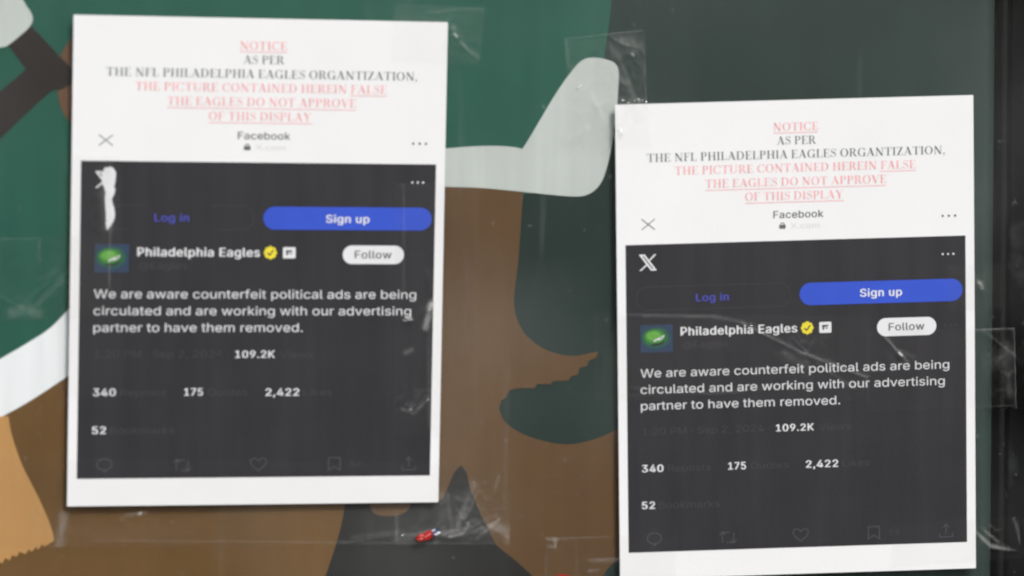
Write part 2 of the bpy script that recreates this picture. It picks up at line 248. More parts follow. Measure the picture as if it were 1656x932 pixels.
def mat_glass():
    m = bpy.data.materials.new('grimy_sheen_glass'); m.use_nodes = True
    n = m.node_tree; n.nodes.remove(n.nodes['Principled BSDF']); out = n.nodes['Material Output']
    tr = n.nodes.new('ShaderNodeBsdfTransparent'); tr.inputs[0].default_value = (.985, .992, .988, 1)
    gl = n.nodes.new('ShaderNodeBsdfGlossy'); gl.inputs['Roughness'].default_value = .05
    df = n.nodes.new('ShaderNodeBsdfDiffuse'); df.inputs[0].default_value = (.75, .77, .77, 1)
    fr = schlick(n, .005)
    m1 = n.nodes.new('ShaderNodeMixShader'); m2 = n.nodes.new('ShaderNodeMixShader')
    n.links.new(fr.outputs[0], m1.inputs[0]); n.links.new(tr.outputs[0], m1.inputs[1]); n.links.new(gl.outputs[0], m1.inputs[2])
    tc = n.nodes.new('ShaderNodeTexCoord')
    def noise_range(scale, lo, hi, a, b, stretch=None, detail=4):
        no = n.nodes.new('ShaderNodeTexNoise'); no.inputs['Scale'].default_value = scale; no.inputs['Detail'].default_value = detail
        src = tc.outputs['Object']
        if stretch:
            mp = n.nodes.new('ShaderNodeMapping'); mp.inputs['Scale'].default_value = stretch
            n.links.new(src, mp.inputs[0]); src = mp.outputs[0]
        n.links.new(src, no.inputs['Vector'])
        r = n.nodes.new('ShaderNodeMapRange'); r.inputs[1].default_value = lo; r.inputs[2].default_value = hi
        r.inputs[3].default_value = a; r.inputs[4].default_value = b
        n.links.new(no.outputs[0], r.inputs[0]); return r.outputs[0]
    def add(a, b):
        k = n.nodes.new('ShaderNodeMath'); k.operation = 'ADD'; n.links.new(a, k.inputs[0]); n.links.new(b, k.inputs[1]); return k.outputs[0]
    reflection_haze = noise_range(6, .48, .78, .0, .022, None, 2)          # uneven pale haze painted in for blotchy reflections
    runs = noise_range(30, .62, .85, .0, .03, (3, 1, .25))       # old water runs
    spots = noise_range(240, .72, .82, .0, .07, None, 1)         # dried droplets
    # soft pale patch painted in for a reflection between the two notices
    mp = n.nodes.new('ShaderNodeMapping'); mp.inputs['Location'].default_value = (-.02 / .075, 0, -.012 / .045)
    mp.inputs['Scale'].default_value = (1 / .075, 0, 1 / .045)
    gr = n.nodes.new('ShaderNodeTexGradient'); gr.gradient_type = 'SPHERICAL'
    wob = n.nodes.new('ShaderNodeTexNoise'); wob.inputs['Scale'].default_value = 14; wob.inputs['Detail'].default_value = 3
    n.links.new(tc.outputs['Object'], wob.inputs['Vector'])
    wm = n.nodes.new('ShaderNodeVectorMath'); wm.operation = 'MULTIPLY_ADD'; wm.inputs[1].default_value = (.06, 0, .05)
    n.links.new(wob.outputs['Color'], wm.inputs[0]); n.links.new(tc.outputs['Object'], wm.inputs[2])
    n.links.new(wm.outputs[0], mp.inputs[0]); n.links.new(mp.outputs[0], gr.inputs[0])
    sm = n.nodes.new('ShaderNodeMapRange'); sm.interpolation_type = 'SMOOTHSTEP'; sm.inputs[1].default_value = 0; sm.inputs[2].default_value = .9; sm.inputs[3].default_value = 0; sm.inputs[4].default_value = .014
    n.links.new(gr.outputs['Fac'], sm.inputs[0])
    fac = add(add(add(reflection_haze, runs), spots), sm.outputs[0])
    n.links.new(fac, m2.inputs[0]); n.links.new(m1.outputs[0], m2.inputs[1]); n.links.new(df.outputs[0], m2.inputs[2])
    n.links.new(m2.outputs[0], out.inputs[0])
    return m

def mat_tape():
    m = bpy.data.materials.new('clear_packing_tape'); m.use_nodes = True
    n = m.node_tree; n.nodes.remove(n.nodes['Principled BSDF']); out = n.nodes['Material Output']
    tr = n.nodes.new('ShaderNodeBsdfTransparent'); tr.inputs[0].default_value = (.996, .996, .995, 1)
    gl = n.nodes.new('ShaderNodeBsdfGlossy'); gl.inputs['Roughness'].default_value = .06
    df = n.nodes.new('ShaderNodeBsdfDiffuse'); df.inputs[0].default_value = (.78, .78, .76, 1)
    fr = schlick(n, .022)
    m1 = n.nodes.new('ShaderNodeMixShader'); m2 = n.nodes.new('ShaderNodeMixShader')
    n.links.new(fr.outputs[0], m1.inputs[0]); n.links.new(tr.outputs[0], m1.inputs[1]); n.links.new(gl.outputs[0], m1.inputs[2])
    at = n.nodes.new('ShaderNodeAttribute'); at.attribute_name = 'dust_glare'
    tc = n.nodes.new('ShaderNodeTexCoord')
    no = n.nodes.new('ShaderNodeTexNoise'); no.inputs['Scale'].default_value = 180; no.inputs['Detail'].default_value = 4
    n.links.new(tc.outputs['Object'], no.inputs['Vector'])
    r = n.nodes.new('ShaderNodeMapRange'); r.inputs[1].default_value = .3; r.inputs[2].default_value = .7; r.inputs[3].default_value = .45; r.inputs[4].default_value = 1.4
    n.links.new(no.outputs[0], r.inputs[0])
    k = n.nodes.new('ShaderNodeMath'); k.operation = 'MULTIPLY'; n.links.new(at.outputs['Fac'], k.inputs[0]); n.links.new(r.outputs[0], k.inputs[1])
    k2 = n.nodes.new('ShaderNodeMath'); k2.operation = 'ADD'; k2.inputs[1].default_value = .003; n.links.new(k.outputs[0], k2.inputs[0])
    n.links.new(k2.outputs[0], m2.inputs[0]); n.links.new(m1.outputs[0], m2.inputs[1]); n.links.new(df.outputs[0], m2.inputs[2])
    n.links.new(m2.outputs[0], out.inputs[0])
    return m
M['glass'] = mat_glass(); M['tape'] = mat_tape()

# ------------------------------------------------------------------ display case: backing, rail, poster, glass
mm = .001
frame = empty('display_frame', (0, .03, -.3))
tag(frame, 'black frame of the display case along the right edge', 'frame')
def fbox(name, *a, **k):
    o = box(name, *a, **k); o.parent = frame; o.matrix_parent_inverse.identity()
    o.location = -Vector(frame.location); return o
fbox('backing_board', -.42, .40, .0225, .028, -.30, .30, M['backing'])
fbox('side_rail', (RAIL_LEFT + 2) * mm, .42, .0075, .022, -.30, .30, M['black_metal'], bevel=.0015)
fbox('gasket', (RAIL_LEFT - 3) * mm, (RAIL_LEFT + 1.5) * mm, .0105, .021, -.295, .295, M['rubber'], bevel=.002)

# poster sheet, its right edge rolling back into the case
PY = .0038
def poster_y(x):                 # depth of the printed face
    e = POSTER_RIGHT - 9
    return PY + (0 if x < e else ((x - e) / 9) ** 2 * .009)
poster = empty('poster', (0, PY, -.29))
tag(poster, 'large printed poster of green, brown and white shapes behind the two notices', 'poster')
def flat_shape(name, pts, mat, layer, parent, thick=0, label=None):
    bm = bmesh.new()
    vs_ = [bm.verts.new((x * mm, PY - layer * .00012, z * mm)) for x, z in pts]
    es = [bm.edges.new((vs_[i], vs_[(i + 1) % len(vs_)])) for i in range(len(vs_))]
    bmesh.ops.triangle_fill(bm, use_beauty=True, edges=es)
    for f in bm.faces:
        f.normal_update()
        if f.normal.y > 0: f.normal_flip()
    me = bpy.data.meshes.new(name); bm.to_mesh(me); bm.free()
    o = link(name, me, mat, parent); o.location = -Vector(parent.location)
    if label: o['label'] = label
    return o
bm = bmesh.new()
xs = [-400, POSTER_RIGHT - 60] + [POSTER_RIGHT - 10 + k * 1.0 for k in range(11)]
cols = [[bm.verts.new((x * mm, poster_y(x) + d, z)) for z in (-.29, .29)] for d in (0, .0004) for x in xs]
nx = len(xs)
for k in range(nx - 1):
    bm.faces.new((cols[k][0], cols[k + 1][0], cols[k + 1][1], cols[k][1]))
    bm.faces.new((cols[nx + k][1], cols[nx + k + 1][1], cols[nx + k + 1][0], cols[nx + k][0]))
bm.faces.new((cols[nx - 1][0], cols[2 * nx - 1][0], cols[2 * nx - 1][1], cols[nx - 1][1]))
bm.faces.new((cols[0][1], cols[nx][1], cols[nx][0], cols[0][0]))
for f in bm.faces: f.smooth = True
me = bpy.data.meshes.new('poster_sheet'); bm.to_mesh(me); bm.free()
o = link('poster_sheet', me, M['p_dark'], poster); o.location = -Vector(poster.location)
flat_shape('green_field', smooth_closed(GREEN, 4, 35), M['p_green'], 1, poster, label='green area on the left half of the poster')
flat_shape('brown_shape', smooth_closed(BROWN, 5, 28), M['p_brown'], 2, poster, label='brown printed shape with jagged notch between the notices')
flat_shape('ochre_shape', smooth_closed(BROWN2, 4, 40), M['p_brown2'], 3, poster, label='ochre brown area under the left notice')
flat_shape('white_band', smooth_closed(BAND, 5, 40), M['p_band'], 4, poster, label='white curved band at the left edge')
flat_shape('tan_shape', smooth_closed(TAN, 3, 22), M['p_tan'], 5, poster, label='tan shape with a saw-toothed lower edge')
flat_shape('charcoal_shape', smooth_closed(CHAR, 5, 45), M['p_char'], 4, poster, label='charcoal shape below the left notice')
flat_shape('brown_patch', smooth_closed(PATCH, 5, 60), M['p_brown'], 5, poster)
flat_shape('white_trim', smooth_closed(TRIM, 6, 45), M['p_trim'], 3, poster, label='grey white bent stripe between the notices')
flat_shape('rust_disc', smooth_closed(DISC, 2), M['p_disc'], 2, poster)
flat_shape('dark_bar', smooth_closed(BAR, 4, 40), M['p_bar'], 3, poster, label='dark elbow-shaped bar at top left')
flat_shape('white_cap', smooth_closed(CAPWHITE, 6, 50), M['p_trim'], 4, poster, label='white rounded shape in the top left corner')

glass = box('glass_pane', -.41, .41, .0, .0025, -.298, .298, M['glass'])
tag(glass, 'clear grimy glass pane in front of the poster, notices taped to it', 'glass')

# ------------------------------------------------------------------ notices
def homography(src, dst):
    import numpy as np
    A, b = [], []
    for (x, y), (X, Y) in zip(src, dst):
        A.append([x, y, 1, 0, 0, 0, -X * x, -X * y]); b.append(X)
        A.append([0, 0, 0, x, y, 1, -Y * x, -Y * y]); b.append(Y)
    h = list(np.linalg.solve(np.array(A, float), np.array(b, float))) + [1.0]
    return h

# Didone capitals, unit cap height
ST, HA = .165, .042
def glyph(ch):
    P = []
    def q(x0, y0, x1, y1): P.append([(x0, y0), (x1, y0), (x1, y1), (x0, y1)])
    def stem(x, y0=0, y1=1, top=True, bot=True, w=ST):
        q(x - w / 2, y0, x + w / 2, y1)
        s = w / 2 + .085
        if top: q(x - s, y1 - HA, x + s, y1)
        if bot: q(x - s, y0, x + s, y0 + HA)
    def diag(xa, ya, xb, yb, w): P.append([(xa - w / 2, ya), (xa + w / 2, ya), (xb + w / 2, yb), (xb - w / 2, yb)])
    def arc(cx, cy, rx, ry, a0, a1, w, h, n=14):
        for i in range(n):
            t0 = math.radians(a0 + (a1 - a0) * i / n); t1 = math.radians(a0 + (a1 - a0) * (i + 1) / n)
            o = lambda t: (cx + rx * math.cos(t), cy + ry * math.sin(t))
            k = lambda t: (cx + (rx - w) * math.cos(t), cy + (ry - h) * math.sin(t))
            P.append([o(t0), o(t1), k(t1), k(t0)])
    if ch == 'I': stem(.2); adv = .40
    elif ch == 'H': stem(.2); stem(.74); q(.28, .48, .66, .48 + HA); adv = .94
    elif ch == 'T': stem(.42, top=False); q(.02, 1 - HA, .82, 1); q(.02, .74, .06, 1); q(.78, .74, .82, 1); adv = .84
    elif ch in 'EF':
        stem(.2); q(.2, 1 - HA, .68, 1); q(.64, .76, .68, 1); q(.28, .49, .5, .49 + HA); q(.47, .40, .51, .62)
        if ch == 'E': q(.2, 0, .71, HA); q(.67, 0, .71, .27)
        adv = .76 if ch == 'E' else .70
    elif ch == 'L': stem(.2); q(.2, 0, .69, HA); q(.65, 0, .69, .3); adv = .72
    elif ch == 'N': stem(.19, w=.06); stem(.80, bot=False, w=.06); diag(.18, 1, .79, 0, .2); adv = .98
    elif ch == 'A': diag(.46, 1, .12, 0, .05); diag(.42, 1, .74, 0, .19); q(.22, .3, .64, .3 + HA); q(.01, 0, .24, HA); q(.58, 0, .90, HA); adv = .9
    elif ch == 'V': diag(.16, 1, .47, 0, .19); diag(.78, 1, .47, 0, .05); q(.01, 1 - HA, .32, 1); q(.66, 1 - HA, .9, 1); adv = .88
    elif ch == 'Y': diag(.17, 1, .46, .42, .19); diag(.78, 1, .46, .42, .05); stem(.46, 0, .46, top=False); q(.01, 1 - HA, .33, 1); q(.66, 1 - HA, .9, 1); adv = .88
    elif ch in 'PR':
        stem(.2); q(.26, 1 - HA, .44, 1); q(.26, .47, .44, .47 + HA); arc(.42, .735, .29, .265, -90, 90, ST, HA)
        if ch == 'R': diag(.47, .49, .74, 0, .17); q(.66, 0, .9, HA)
        adv = .76 if ch == 'P' else .88
    elif ch == 'D': stem(.2); q(.26, 1 - HA, .44, 1); q(.26, 0, .44, HA); arc(.42, .5, .45, .5, -90, 90, ST, HA); adv = .94
    elif ch == 'O': arc(.48, .5, .44, .515, 0, 360, .17, .035, 28); adv = .96
    elif ch in 'CG':
        arc(.48, .5, .44, .515, 42, 318, .17, .035, 22); q(.77, .66, .81, 1.0)
        if ch == 'C': q(.77, .02, .81, .26)
        else: stem(.76, .0, .44, bot=False)
        adv = .88 if ch == 'C' else .96
    elif ch == 'S':
        path = [(.56, .80), (.50, .92), (.36, .985), (.2, .95), (.115, .83), (.13, .69), (.26, .59), (.44, .49), (.57, .38), (.59, .22), (.50, .07), (.33, .015), (.17, .08), (.09, .22)]
        for a, b in zip(path, path[1:]):
            d = Vector(b) - Vector(a); nrm = Vector((-d.y, d.x)).normalized()
            w = .035 + .12 * max(0, 1 - abs((a[1] + b[1]) / 2 - .5) / .42)
            P.append([tuple(Vector(a) + nrm * w / 2), tuple(Vector(b) + nrm * w / 2), tuple(Vector(b) - nrm * w / 2), tuple(Vector(a) - nrm * w / 2)])
        q(.55, .70, .59, 1); q(.07, 0, .11, .3); adv = .68
    elif ch == 'U': stem(.2, .3, 1, bot=False); stem(.76, .3, 1, bot=False, w=.055); arc(.45, .32, .335, .33, 180, 360, .12, .05); adv = .94
    elif ch == 'Z': q(.06, 1 - HA, .72, 1); q(.06, 0, .74, HA); diag(.62, 1, .16, 0, .19); q(.06, .76, .1, 1); q(.7, 0, .74, .28); adv = .78
    elif ch == ',': arc(.14, .08, .085, .085, 0, 360, .084, .084, 10); diag(.18, .05, .10, -.2, .05); adv = .3
    else: adv = .34
    return P, adv

def serif_line(txt):
    polys, x = [], 0
    for ch in txt:
        P, adv = glyph(ch)
        for p in P: polys.append([(a + x, b) for a, b in p])
        x += adv + (.045 if ch != ' ' else 0)
    xs_ = [a for p in polys for a, _ in p]
    return polys, min(xs_), max(xs_)

GLYPH_REGULAR = {
 ' ': (188, ''),
 ',': (188, '38,-119 68,71 137,71 84,-119'),
 '.': (188, '95,-4 83,-3 73,1 63,9 55,18 51,29 50,41 51,53 55,64 63,73 73,81 83,85 95,87 107,85 118,81 128,73 135,64 140,53 141,41 140,29 135,18 128,9 118,1 107,-3'),
 '0': (453, '227,-7 191,-3 158,7 130,24 105,48 85,77 69,113 57,155 50,202 48,254 50,306 57,353 69,395 85,431 106,461 130,484 159,502 191,512 227,516 262,512 295,502 323,484 348,461 368,431 384,395 396,353 403,306 405,254 403,202 396,155 384,113 368,77 348,48 323,24 295,7 263,-3|227,50 250,52 271,60 290,74 306,92 320,116 330,144 338,176 342,213 344,254 342,295 338,332 330,365 320,393 306,416 290,435 271,449 250,457 227,460 203,457 182,449 163,435 147,416 134,393 123,365 115,332 111,295 109,254 111,213 115,176 123,144 134,116 147,92 163,74 182,60 203,52'),
 '1': (453, '76,0 76,55 391,55 391,0|276,509 276,0 212,0 212,448 209,448 86,358 86,427 198,509'),
 '2': (453, '64,0 64,47 234,229 252,248 268,266 282,282 294,298 303,312 311,327 316,341 319,356 320,371 319,389 315,405 308,419 298,431 287,441 273,449 258,455 241,458 224,460 205,458 188,454 172,447 159,438 148,427 139,413 132,398 128,381 127,362 66,362 68,391 75,418 86,442 102,464 121,482 143,496 168,507 196,513 225,516 254,513 281,507 306,497 328,482 346,465 361,445 372,423 379,398 381,372 380,354 377,336 371,318 363,299 351,280 336,259 317,235 294,209 267,180 153,60 153,57 389,57 389,0'),
 '3': (453, '218,-7 188,-5 159,1 133,10 108,22 88,38 70,57 57,79 48,104 44,132 109,132 112,115 118,100 126,87 137,76 150,66 165,59 182,54 200,51 219,50 239,51 258,55 275,61 291,69 304,80 315,93 323,108 328,125 329,145 328,163 323,180 316,196 306,211 292,223 275,234 254,241 229,246 201,248 157,248 157,299 288,448 288,452 70,452 70,509 372,509 372,461 211,278 211,289 247,290 279,286 308,276 333,262 354,244 371,222 383,198 391,173 393,145 390,116 383,90 370,66 354,45 333,27 309,12 281,2 251,-5'),
 '4': (453, '40,105 40,158 247,509 311,509 109,166 109,163 413,163 413,105|282,0 282,121 282,146 282,318 343,318 343,0'),
 '5': (453, '221,-7 192,-5 165,1 140,11 118,25 99,41 83,60 71,82 63,105 60,130 122,130 125,115 130,102 138,89 148,78 160,68 173,60 188,54 204,51 221,50 241,51 259,56 276,64 291,75 304,89 314,104 322,122 326,141 328,162 326,183 321,203 314,221 303,237 290,251 275,262 257,270 238,275 218,277 201,276 184,273 167,268 152,262 139,255 128,246 67,253 96,509 366,509 366,452 151,452 134,301 136,301 148,311 162,318 178,325 194,330 212,333 229,334 252,332 274,328 294,321 313,311 330,299 345,285 358,269 370,251 379,231 386,210 390,187 391,163 388,132 381,102 369,76 352,52 332,32 309,15 282,3 253,-4'),
 '7': (453, '97,0 323,448 323,452 62,452 62,509 391,509 391,449 165,0'),
 '9': (453, '226,516 256,513 285,506 310,494 333,478 352,458 368,434 380,408 387,378 389,347 387,322 382,296 373,270 359,240 340,207 315,168 200,0 130,0 301,248 307,248 302,238 295,229 287,221 278,214 268,207 257,202 245,198 232,195 218,195 188,197 161,203 137,214 116,229 98,247 83,269 72,294 66,321 64,352 66,382 73,411 85,436 101,459 120,479 143,494 168,506 196,513|226,460 207,459 190,454 174,446 160,435 148,423 138,407 131,390 127,372 125,352 127,331 131,313 138,295 148,280 160,268 174,257 190,250 207,245 226,243 245,245 263,249 279,257 293,267 305,280 314,295 322,312 326,330 327,350 326,371 322,390 314,407 305,422 293,435 279,446 263,454 245,459'),
 ':': (188, '95,-4 83,-3 73,1 63,9 55,18 51,29 50,41 51,53 55,64 63,73 73,81 83,85 95,87 107,85 118,81 128,73 135,64 140,53 141,41 140,29 135,18 128,9 118,1 107,-3|95,271 83,272 73,277 63,284 55,294 51,304 50,316 51,328 55,339 63,349 73,356 83,360 95,362 107,360 118,356 128,349 135,339 140,328 141,316 140,304 135,294 128,284 118,277 107,272'),
 '@': (676, '355,-135 307,-133 262,-126 221,-114 184,-98 151,-77 122,-53 98,-24 77,9 61,46 50,87 43,131 40,179 43,226 50,269 61,309 78,346 98,379 123,408 151,433 184,454 220,470 260,482 303,489 349,492 394,489 435,482 472,469 506,452 536,432 562,407 584,380 603,351 617,319 627,285 633,251 635,215 635,191 633,166 631,142 627,118 622,96 615,76 605,57 593,42 579,28 561,18 541,13 517,11 503,11 490,13 476,17 463,21 451,28 441,36 432,45 426,56 423,68 420,68 413,54 402,41 388,30 371,20 351,15 326,13 298,15 273,23 251,35 232,52 216,73 204,96 195,123 190,152 188,182 190,212 197,239 207,265 220,287 237,306 257,322 279,334 304,341 330,343 351,342 369,338 385,331 398,323 409,314 416,306 419,306 419,335 474,335 474,110 475,97 479,85 485,74 493,66 505,61 518,59 533,61 546,66 557,76 565,89 571,106 576,127 579,152 580,182 581,215 579,245 575,273 567,301 555,327 541,351 523,373 502,393 477,410 450,424 419,434 385,440 347,442 309,440 274,434 242,424 213,410 187,393 164,372 144,347 128,320 115,289 105,255 100,218 98,178 100,138 105,100 115,66 128,35 144,8 165,-17 188,-37 215,-54 246,-68 280,-78 317,-83 357,-85 376,-85 394,-83 412,-80 428,-77 444,-73 458,-69 471,-65 481,-62 489,-59 504,-107 493,-111 480,-116 464,-120 447,-124 429,-128 411,-131 392,-133 374,-135|329,65 350,66 368,71 382,78 395,89 405,102 412,118 417,138 421,160 422,185 421,210 417,231 411,249 403,263 393,274 381,282 366,287 350,290 331,292 313,290 297,285 283,277 271,267 260,254 252,239 246,222 243,204 242,185 243,164 246,144 251,125 258,108 267,94 279,81 293,72 310,67'),
 'B': (456, '60,0 60,509 241,509 274,507 304,501 329,491 350,477 367,461 381,442 390,421 396,398 398,374 397,353 393,336 387,320 378,307 368,295 356,286 343,278 329,272 315,267 315,262 331,260 347,254 363,245 378,234 391,220 402,203 411,184 416,161 418,136 416,111 410,88 400,67 386,48 368,31 344,18 317,8 284,2 247,0|125,57 245,57 281,60 309,67 330,80 344,96 353,115 355,137 354,153 350,169 342,184 333,197 320,209 306,218 289,225 269,229 248,231 125,231|125,285 238,285 256,287 273,290 288,296 302,304 314,314 323,326 330,340 335,355 336,372 333,393 326,412 313,429 294,442 270,449 240,452 125,452'),
 'E': (419, '60,0 60,509 372,509 372,452 125,452 125,286 355,286 355,229 125,229 125,57 375,57 375,0'),
 'F': (410, '60,0 60,509 369,509 369,452 125,452 125,278 346,278 346,221 125,221 125,0'),
 'K': (467, '104,145 104,216 116,231 128,246 139,261 151,275 162,289 174,303 187,317 199,331 212,344 364,509 448,509 231,276 228,276|60,0 60,509 125,509 125,334 124,225 125,193 125,0|372,0 188,259 228,309 449,0'),
 'L': (393, '60,0 60,509 125,509 125,57 361,57 361,0'),
 'M': (628, '60,0 60,509 152,509 277,187 280,179 284,170 287,159 291,147 295,135 299,123 303,110 307,97 311,84 315,71 319,60 322,49 307,49 311,59 314,71 318,83 322,95 326,108 330,121 334,134 338,146 342,158 346,169 349,179 352,187 476,509 568,509 568,0 504,0 504,291 504,302 504,314 504,327 505,340 505,354 505,369 505,383 506,398 506,413 506,428 507,443 507,457 513,457 508,441 503,425 498,409 492,393 487,378 482,363 477,348 472,335 467,322 463,310 459,300 456,291 342,0 286,0 170,291 167,300 163,310 159,321 155,333 150,347 145,361 140,376 134,392 129,408 124,424 118,441 112,457 119,457 119,444 120,430 120,416 120,401 121,386 121,372 121,357 121,342 122,328 122,315 122,302 122,291 122,0'),
 'P': (445, '60,0 60,509 235,509 272,506 305,499 332,487 356,471 375,452 390,430 400,404 407,377 409,348 407,318 400,291 390,265 375,243 356,223 332,207 305,195 272,188 235,186 109,186 109,242 233,242 257,244 279,248 297,256 312,266 324,279 333,294 339,310 343,328 344,348 343,367 339,385 333,402 324,416 312,428 297,439 279,446 257,451 232,452 125,452 125,0'),
 'Q': (533, '245,159 313,159 369,85 384,65 468,-48 401,-48 346,27 331,46|267,-7 225,-3 186,7 150,25 119,49 92,79 70,115 53,157 44,203 40,254 44,305 53,352 70,393 92,429 119,459 150,484 186,501 225,512 267,516 309,512 348,501 384,484 415,459 442,429 464,393 480,352 490,305 493,254 490,203 480,157 464,115 442,79 415,49 384,25 348,7 309,-3|267,53 296,55 324,63 349,76 372,94 392,116 408,144 420,176 428,213 430,254 428,295 420,332 408,365 392,392 372,415 349,433 324,446 296,453 267,456 237,453 210,445 184,433 161,415 142,392 125,364 113,332 106,295 103,254 106,213 113,176 125,144 142,117 161,94 184,76 210,63 237,55'),
 'R': (449, '60,0 60,509 236,509 273,506 305,500 333,489 356,473 376,455 390,433 401,408 407,381 409,352 407,323 401,296 390,271 376,250 356,232 333,217 305,206 273,200 236,198 96,198 96,255 234,255 258,256 280,260 298,267 313,276 325,287 334,300 340,316 344,333 345,352 344,371 340,389 334,405 325,419 313,430 298,440 279,446 258,451 233,452 125,452 125,0|353,0 230,229 303,229 428,0'),
 'S': (447, '224,-9 188,-7 156,-1 128,9 102,23 81,40 64,60 51,83 42,109 38,137 104,137 108,118 114,102 123,88 136,76 150,66 166,59 185,53 204,50 224,49 246,50 267,54 286,60 303,69 317,79 329,92 338,106 344,122 346,139 344,154 340,168 332,179 322,189 310,197 296,205 280,211 263,217 245,222 184,239 145,253 112,269 86,289 67,313 56,341 52,372 54,400 62,425 75,448 92,468 113,484 138,498 165,508 195,514 227,516 259,514 289,508 316,498 340,484 360,468 377,449 390,427 398,403 401,378 337,378 332,402 320,421 302,437 280,449 254,456 225,459 204,457 185,454 167,448 152,440 139,430 129,418 121,405 117,391 115,376 117,359 122,345 131,334 142,324 155,315 169,308 184,302 198,297 212,293 264,279 279,275 295,270 312,264 328,256 344,248 359,238 372,226 384,213 395,198 402,180 407,161 408,139 406,112 399,87 386,64 370,43 349,25 323,11 294,0 261,-7'),
 'V': (480, '204,0 16,509 84,509 192,206 199,187 207,164 215,137 225,106 236,71 248,31 235,31 247,71 257,107 267,138 276,165 283,187 290,206 395,509 463,509 278,0'),
 'W': (686, '155,0 16,509 82,509 163,196 167,179 172,162 175,145 179,128 183,111 187,94 190,76 194,58 197,40 189,40 193,58 196,76 200,94 203,111 207,128 211,145 215,162 220,179 224,196 306,509 380,509 462,196 466,179 470,162 474,145 478,128 482,111 486,94 490,76 494,58 497,40 488,40 492,58 495,76 499,94 503,111 506,128 510,145 515,162 519,179 523,196 603,509 670,509 530,0 455,0 368,323 362,345 357,368 351,391 346,417 341,445 336,475 350,475 345,446 340,420 335,395 330,371 324,347 318,323 230,0'),
 'X': (474, '18,0 217,284 217,236 29,509 104,509 178,400 188,386 196,373 204,361 211,350 217,340 223,329 230,318 236,305 243,292 232,292 239,305 246,317 252,329 258,339 265,350 272,361 280,373 288,386 298,400 374,509 446,509 259,239 259,287 456,0 382,0 292,129 283,142 275,154 268,165 262,175 256,185 250,195 244,206 237,218 230,231 244,231 238,219 231,207 225,196 219,186 213,176 206,166 199,155 191,143 182,129 91,0'),
 'a': (389, '160,-9 137,-7 115,-3 94,5 76,15 60,29 48,45 38,63 32,84 30,108 32,128 36,146 43,161 53,174 64,184 78,193 92,200 108,206 125,211 143,214 161,217 178,220 200,223 218,225 234,227 247,229 257,231 265,235 271,240 274,246 276,255 276,257 275,272 272,285 267,297 260,307 251,315 240,322 227,327 212,330 196,331 178,330 163,327 149,322 137,316 127,309 118,301 110,292 104,283 100,274 41,291 51,313 64,331 79,346 95,358 114,368 133,375 153,380 173,383 194,384 208,384 223,382 239,379 255,375 271,369 286,360 300,350 312,336 322,320 330,301 335,278 337,251 337,0 277,0 277,52 272,52 267,43 260,34 252,25 242,16 229,8 215,1 199,-4 181,-7|170,45 192,47 211,51 228,59 242,68 254,80 263,93 270,108 274,122 276,138 276,190 272,187 267,184 259,182 251,180 241,178 231,176 221,174 210,173 200,171 191,170 182,169 175,168 161,166 147,163 134,159 122,153 112,147 103,139 97,130 93,118 92,105 93,93 96,82 102,72 109,64 119,57 130,52 142,48 156,46'),
 'b': (424, '229,-8 208,-7 189,-3 172,4 159,12 147,21 138,31 130,41 123,50 118,59 112,59 112,0 53,0 53,509 114,509 114,319 118,319 123,327 130,336 137,346 147,355 158,364 171,373 188,379 207,383 229,384 259,382 287,374 313,361 335,342 354,320 370,293 381,261 388,227 390,189 388,151 381,116 370,84 355,57 336,34 313,16 288,3 260,-6|220,47 242,49 262,55 279,66 294,80 306,97 316,117 323,139 327,163 328,189 327,215 323,239 316,261 307,281 295,298 280,311 262,322 243,328 220,330 198,328 178,322 161,312 147,299 134,282 125,263 118,241 114,216 113,189 114,162 118,138 125,115 135,95 147,78 162,65 179,55 198,49'),
 'c': (396, '207,-8 174,-5 144,3 117,16 93,35 72,58 56,85 44,116 37,150 34,187 37,225 44,260 56,291 72,318 93,341 117,360 144,374 174,382 207,384 226,384 243,381 260,377 276,371 291,364 305,356 318,346 330,335 340,322 349,308 356,293 362,277 303,262 300,272 295,281 290,289 284,297 278,304 270,311 261,316 252,321 242,325 231,328 220,329 207,330 184,328 163,321 145,310 130,296 118,278 108,258 102,236 98,212 96,187 98,163 102,139 108,117 118,97 130,80 145,66 163,55 184,49 207,46 220,47 232,49 243,52 253,55 262,60 271,66 279,73 285,80 292,89 297,98 301,107 304,117 363,102 357,86 350,70 341,56 331,43 319,32 306,21 292,12 277,5 261,-1 244,-5 226,-7'),
 'd': (424, '195,-8 165,-6 137,3 111,16 89,34 70,57 55,84 43,116 36,151 34,189 36,227 43,261 55,293 70,320 89,342 112,361 137,374 165,382 196,384 218,383 237,379 253,373 267,364 278,355 287,346 295,336 301,327 306,319 311,319 311,509 372,509 372,0 313,0 313,59 307,59 301,50 295,41 287,31 277,21 266,12 252,4 236,-3 217,-7|205,47 226,49 246,55 263,65 278,78 290,95 299,115 306,138 310,162 312,189 310,216 306,241 300,263 290,282 278,299 263,312 246,322 227,328 205,330 182,328 162,322 145,311 130,298 118,281 108,261 102,239 98,215 96,189 98,163 102,139 109,117 118,97 130,80 145,66 162,55 182,49'),
 'e': (404, '212,-8 177,-5 145,3 117,16 92,35 72,58 56,85 44,116 37,150 34,187 36,224 44,258 55,290 71,317 91,340 115,359 142,373 172,382 205,384 226,383 246,380 266,374 285,366 303,355 319,341 334,324 347,305 357,282 365,256 370,227 371,194 371,169 75,169 75,221 338,221 310,202 308,226 304,248 298,269 288,286 277,301 263,314 246,323 227,328 205,330 183,328 164,323 146,313 131,301 119,286 109,270 102,251 97,231 96,211 96,178 98,151 102,127 110,106 121,88 135,73 151,61 169,53 190,48 212,46 227,47 241,49 254,53 265,58 276,65 285,73 294,82 300,93 306,105 365,91 358,72 348,55 335,39 320,26 302,14 283,4 261,-3 237,-7'),
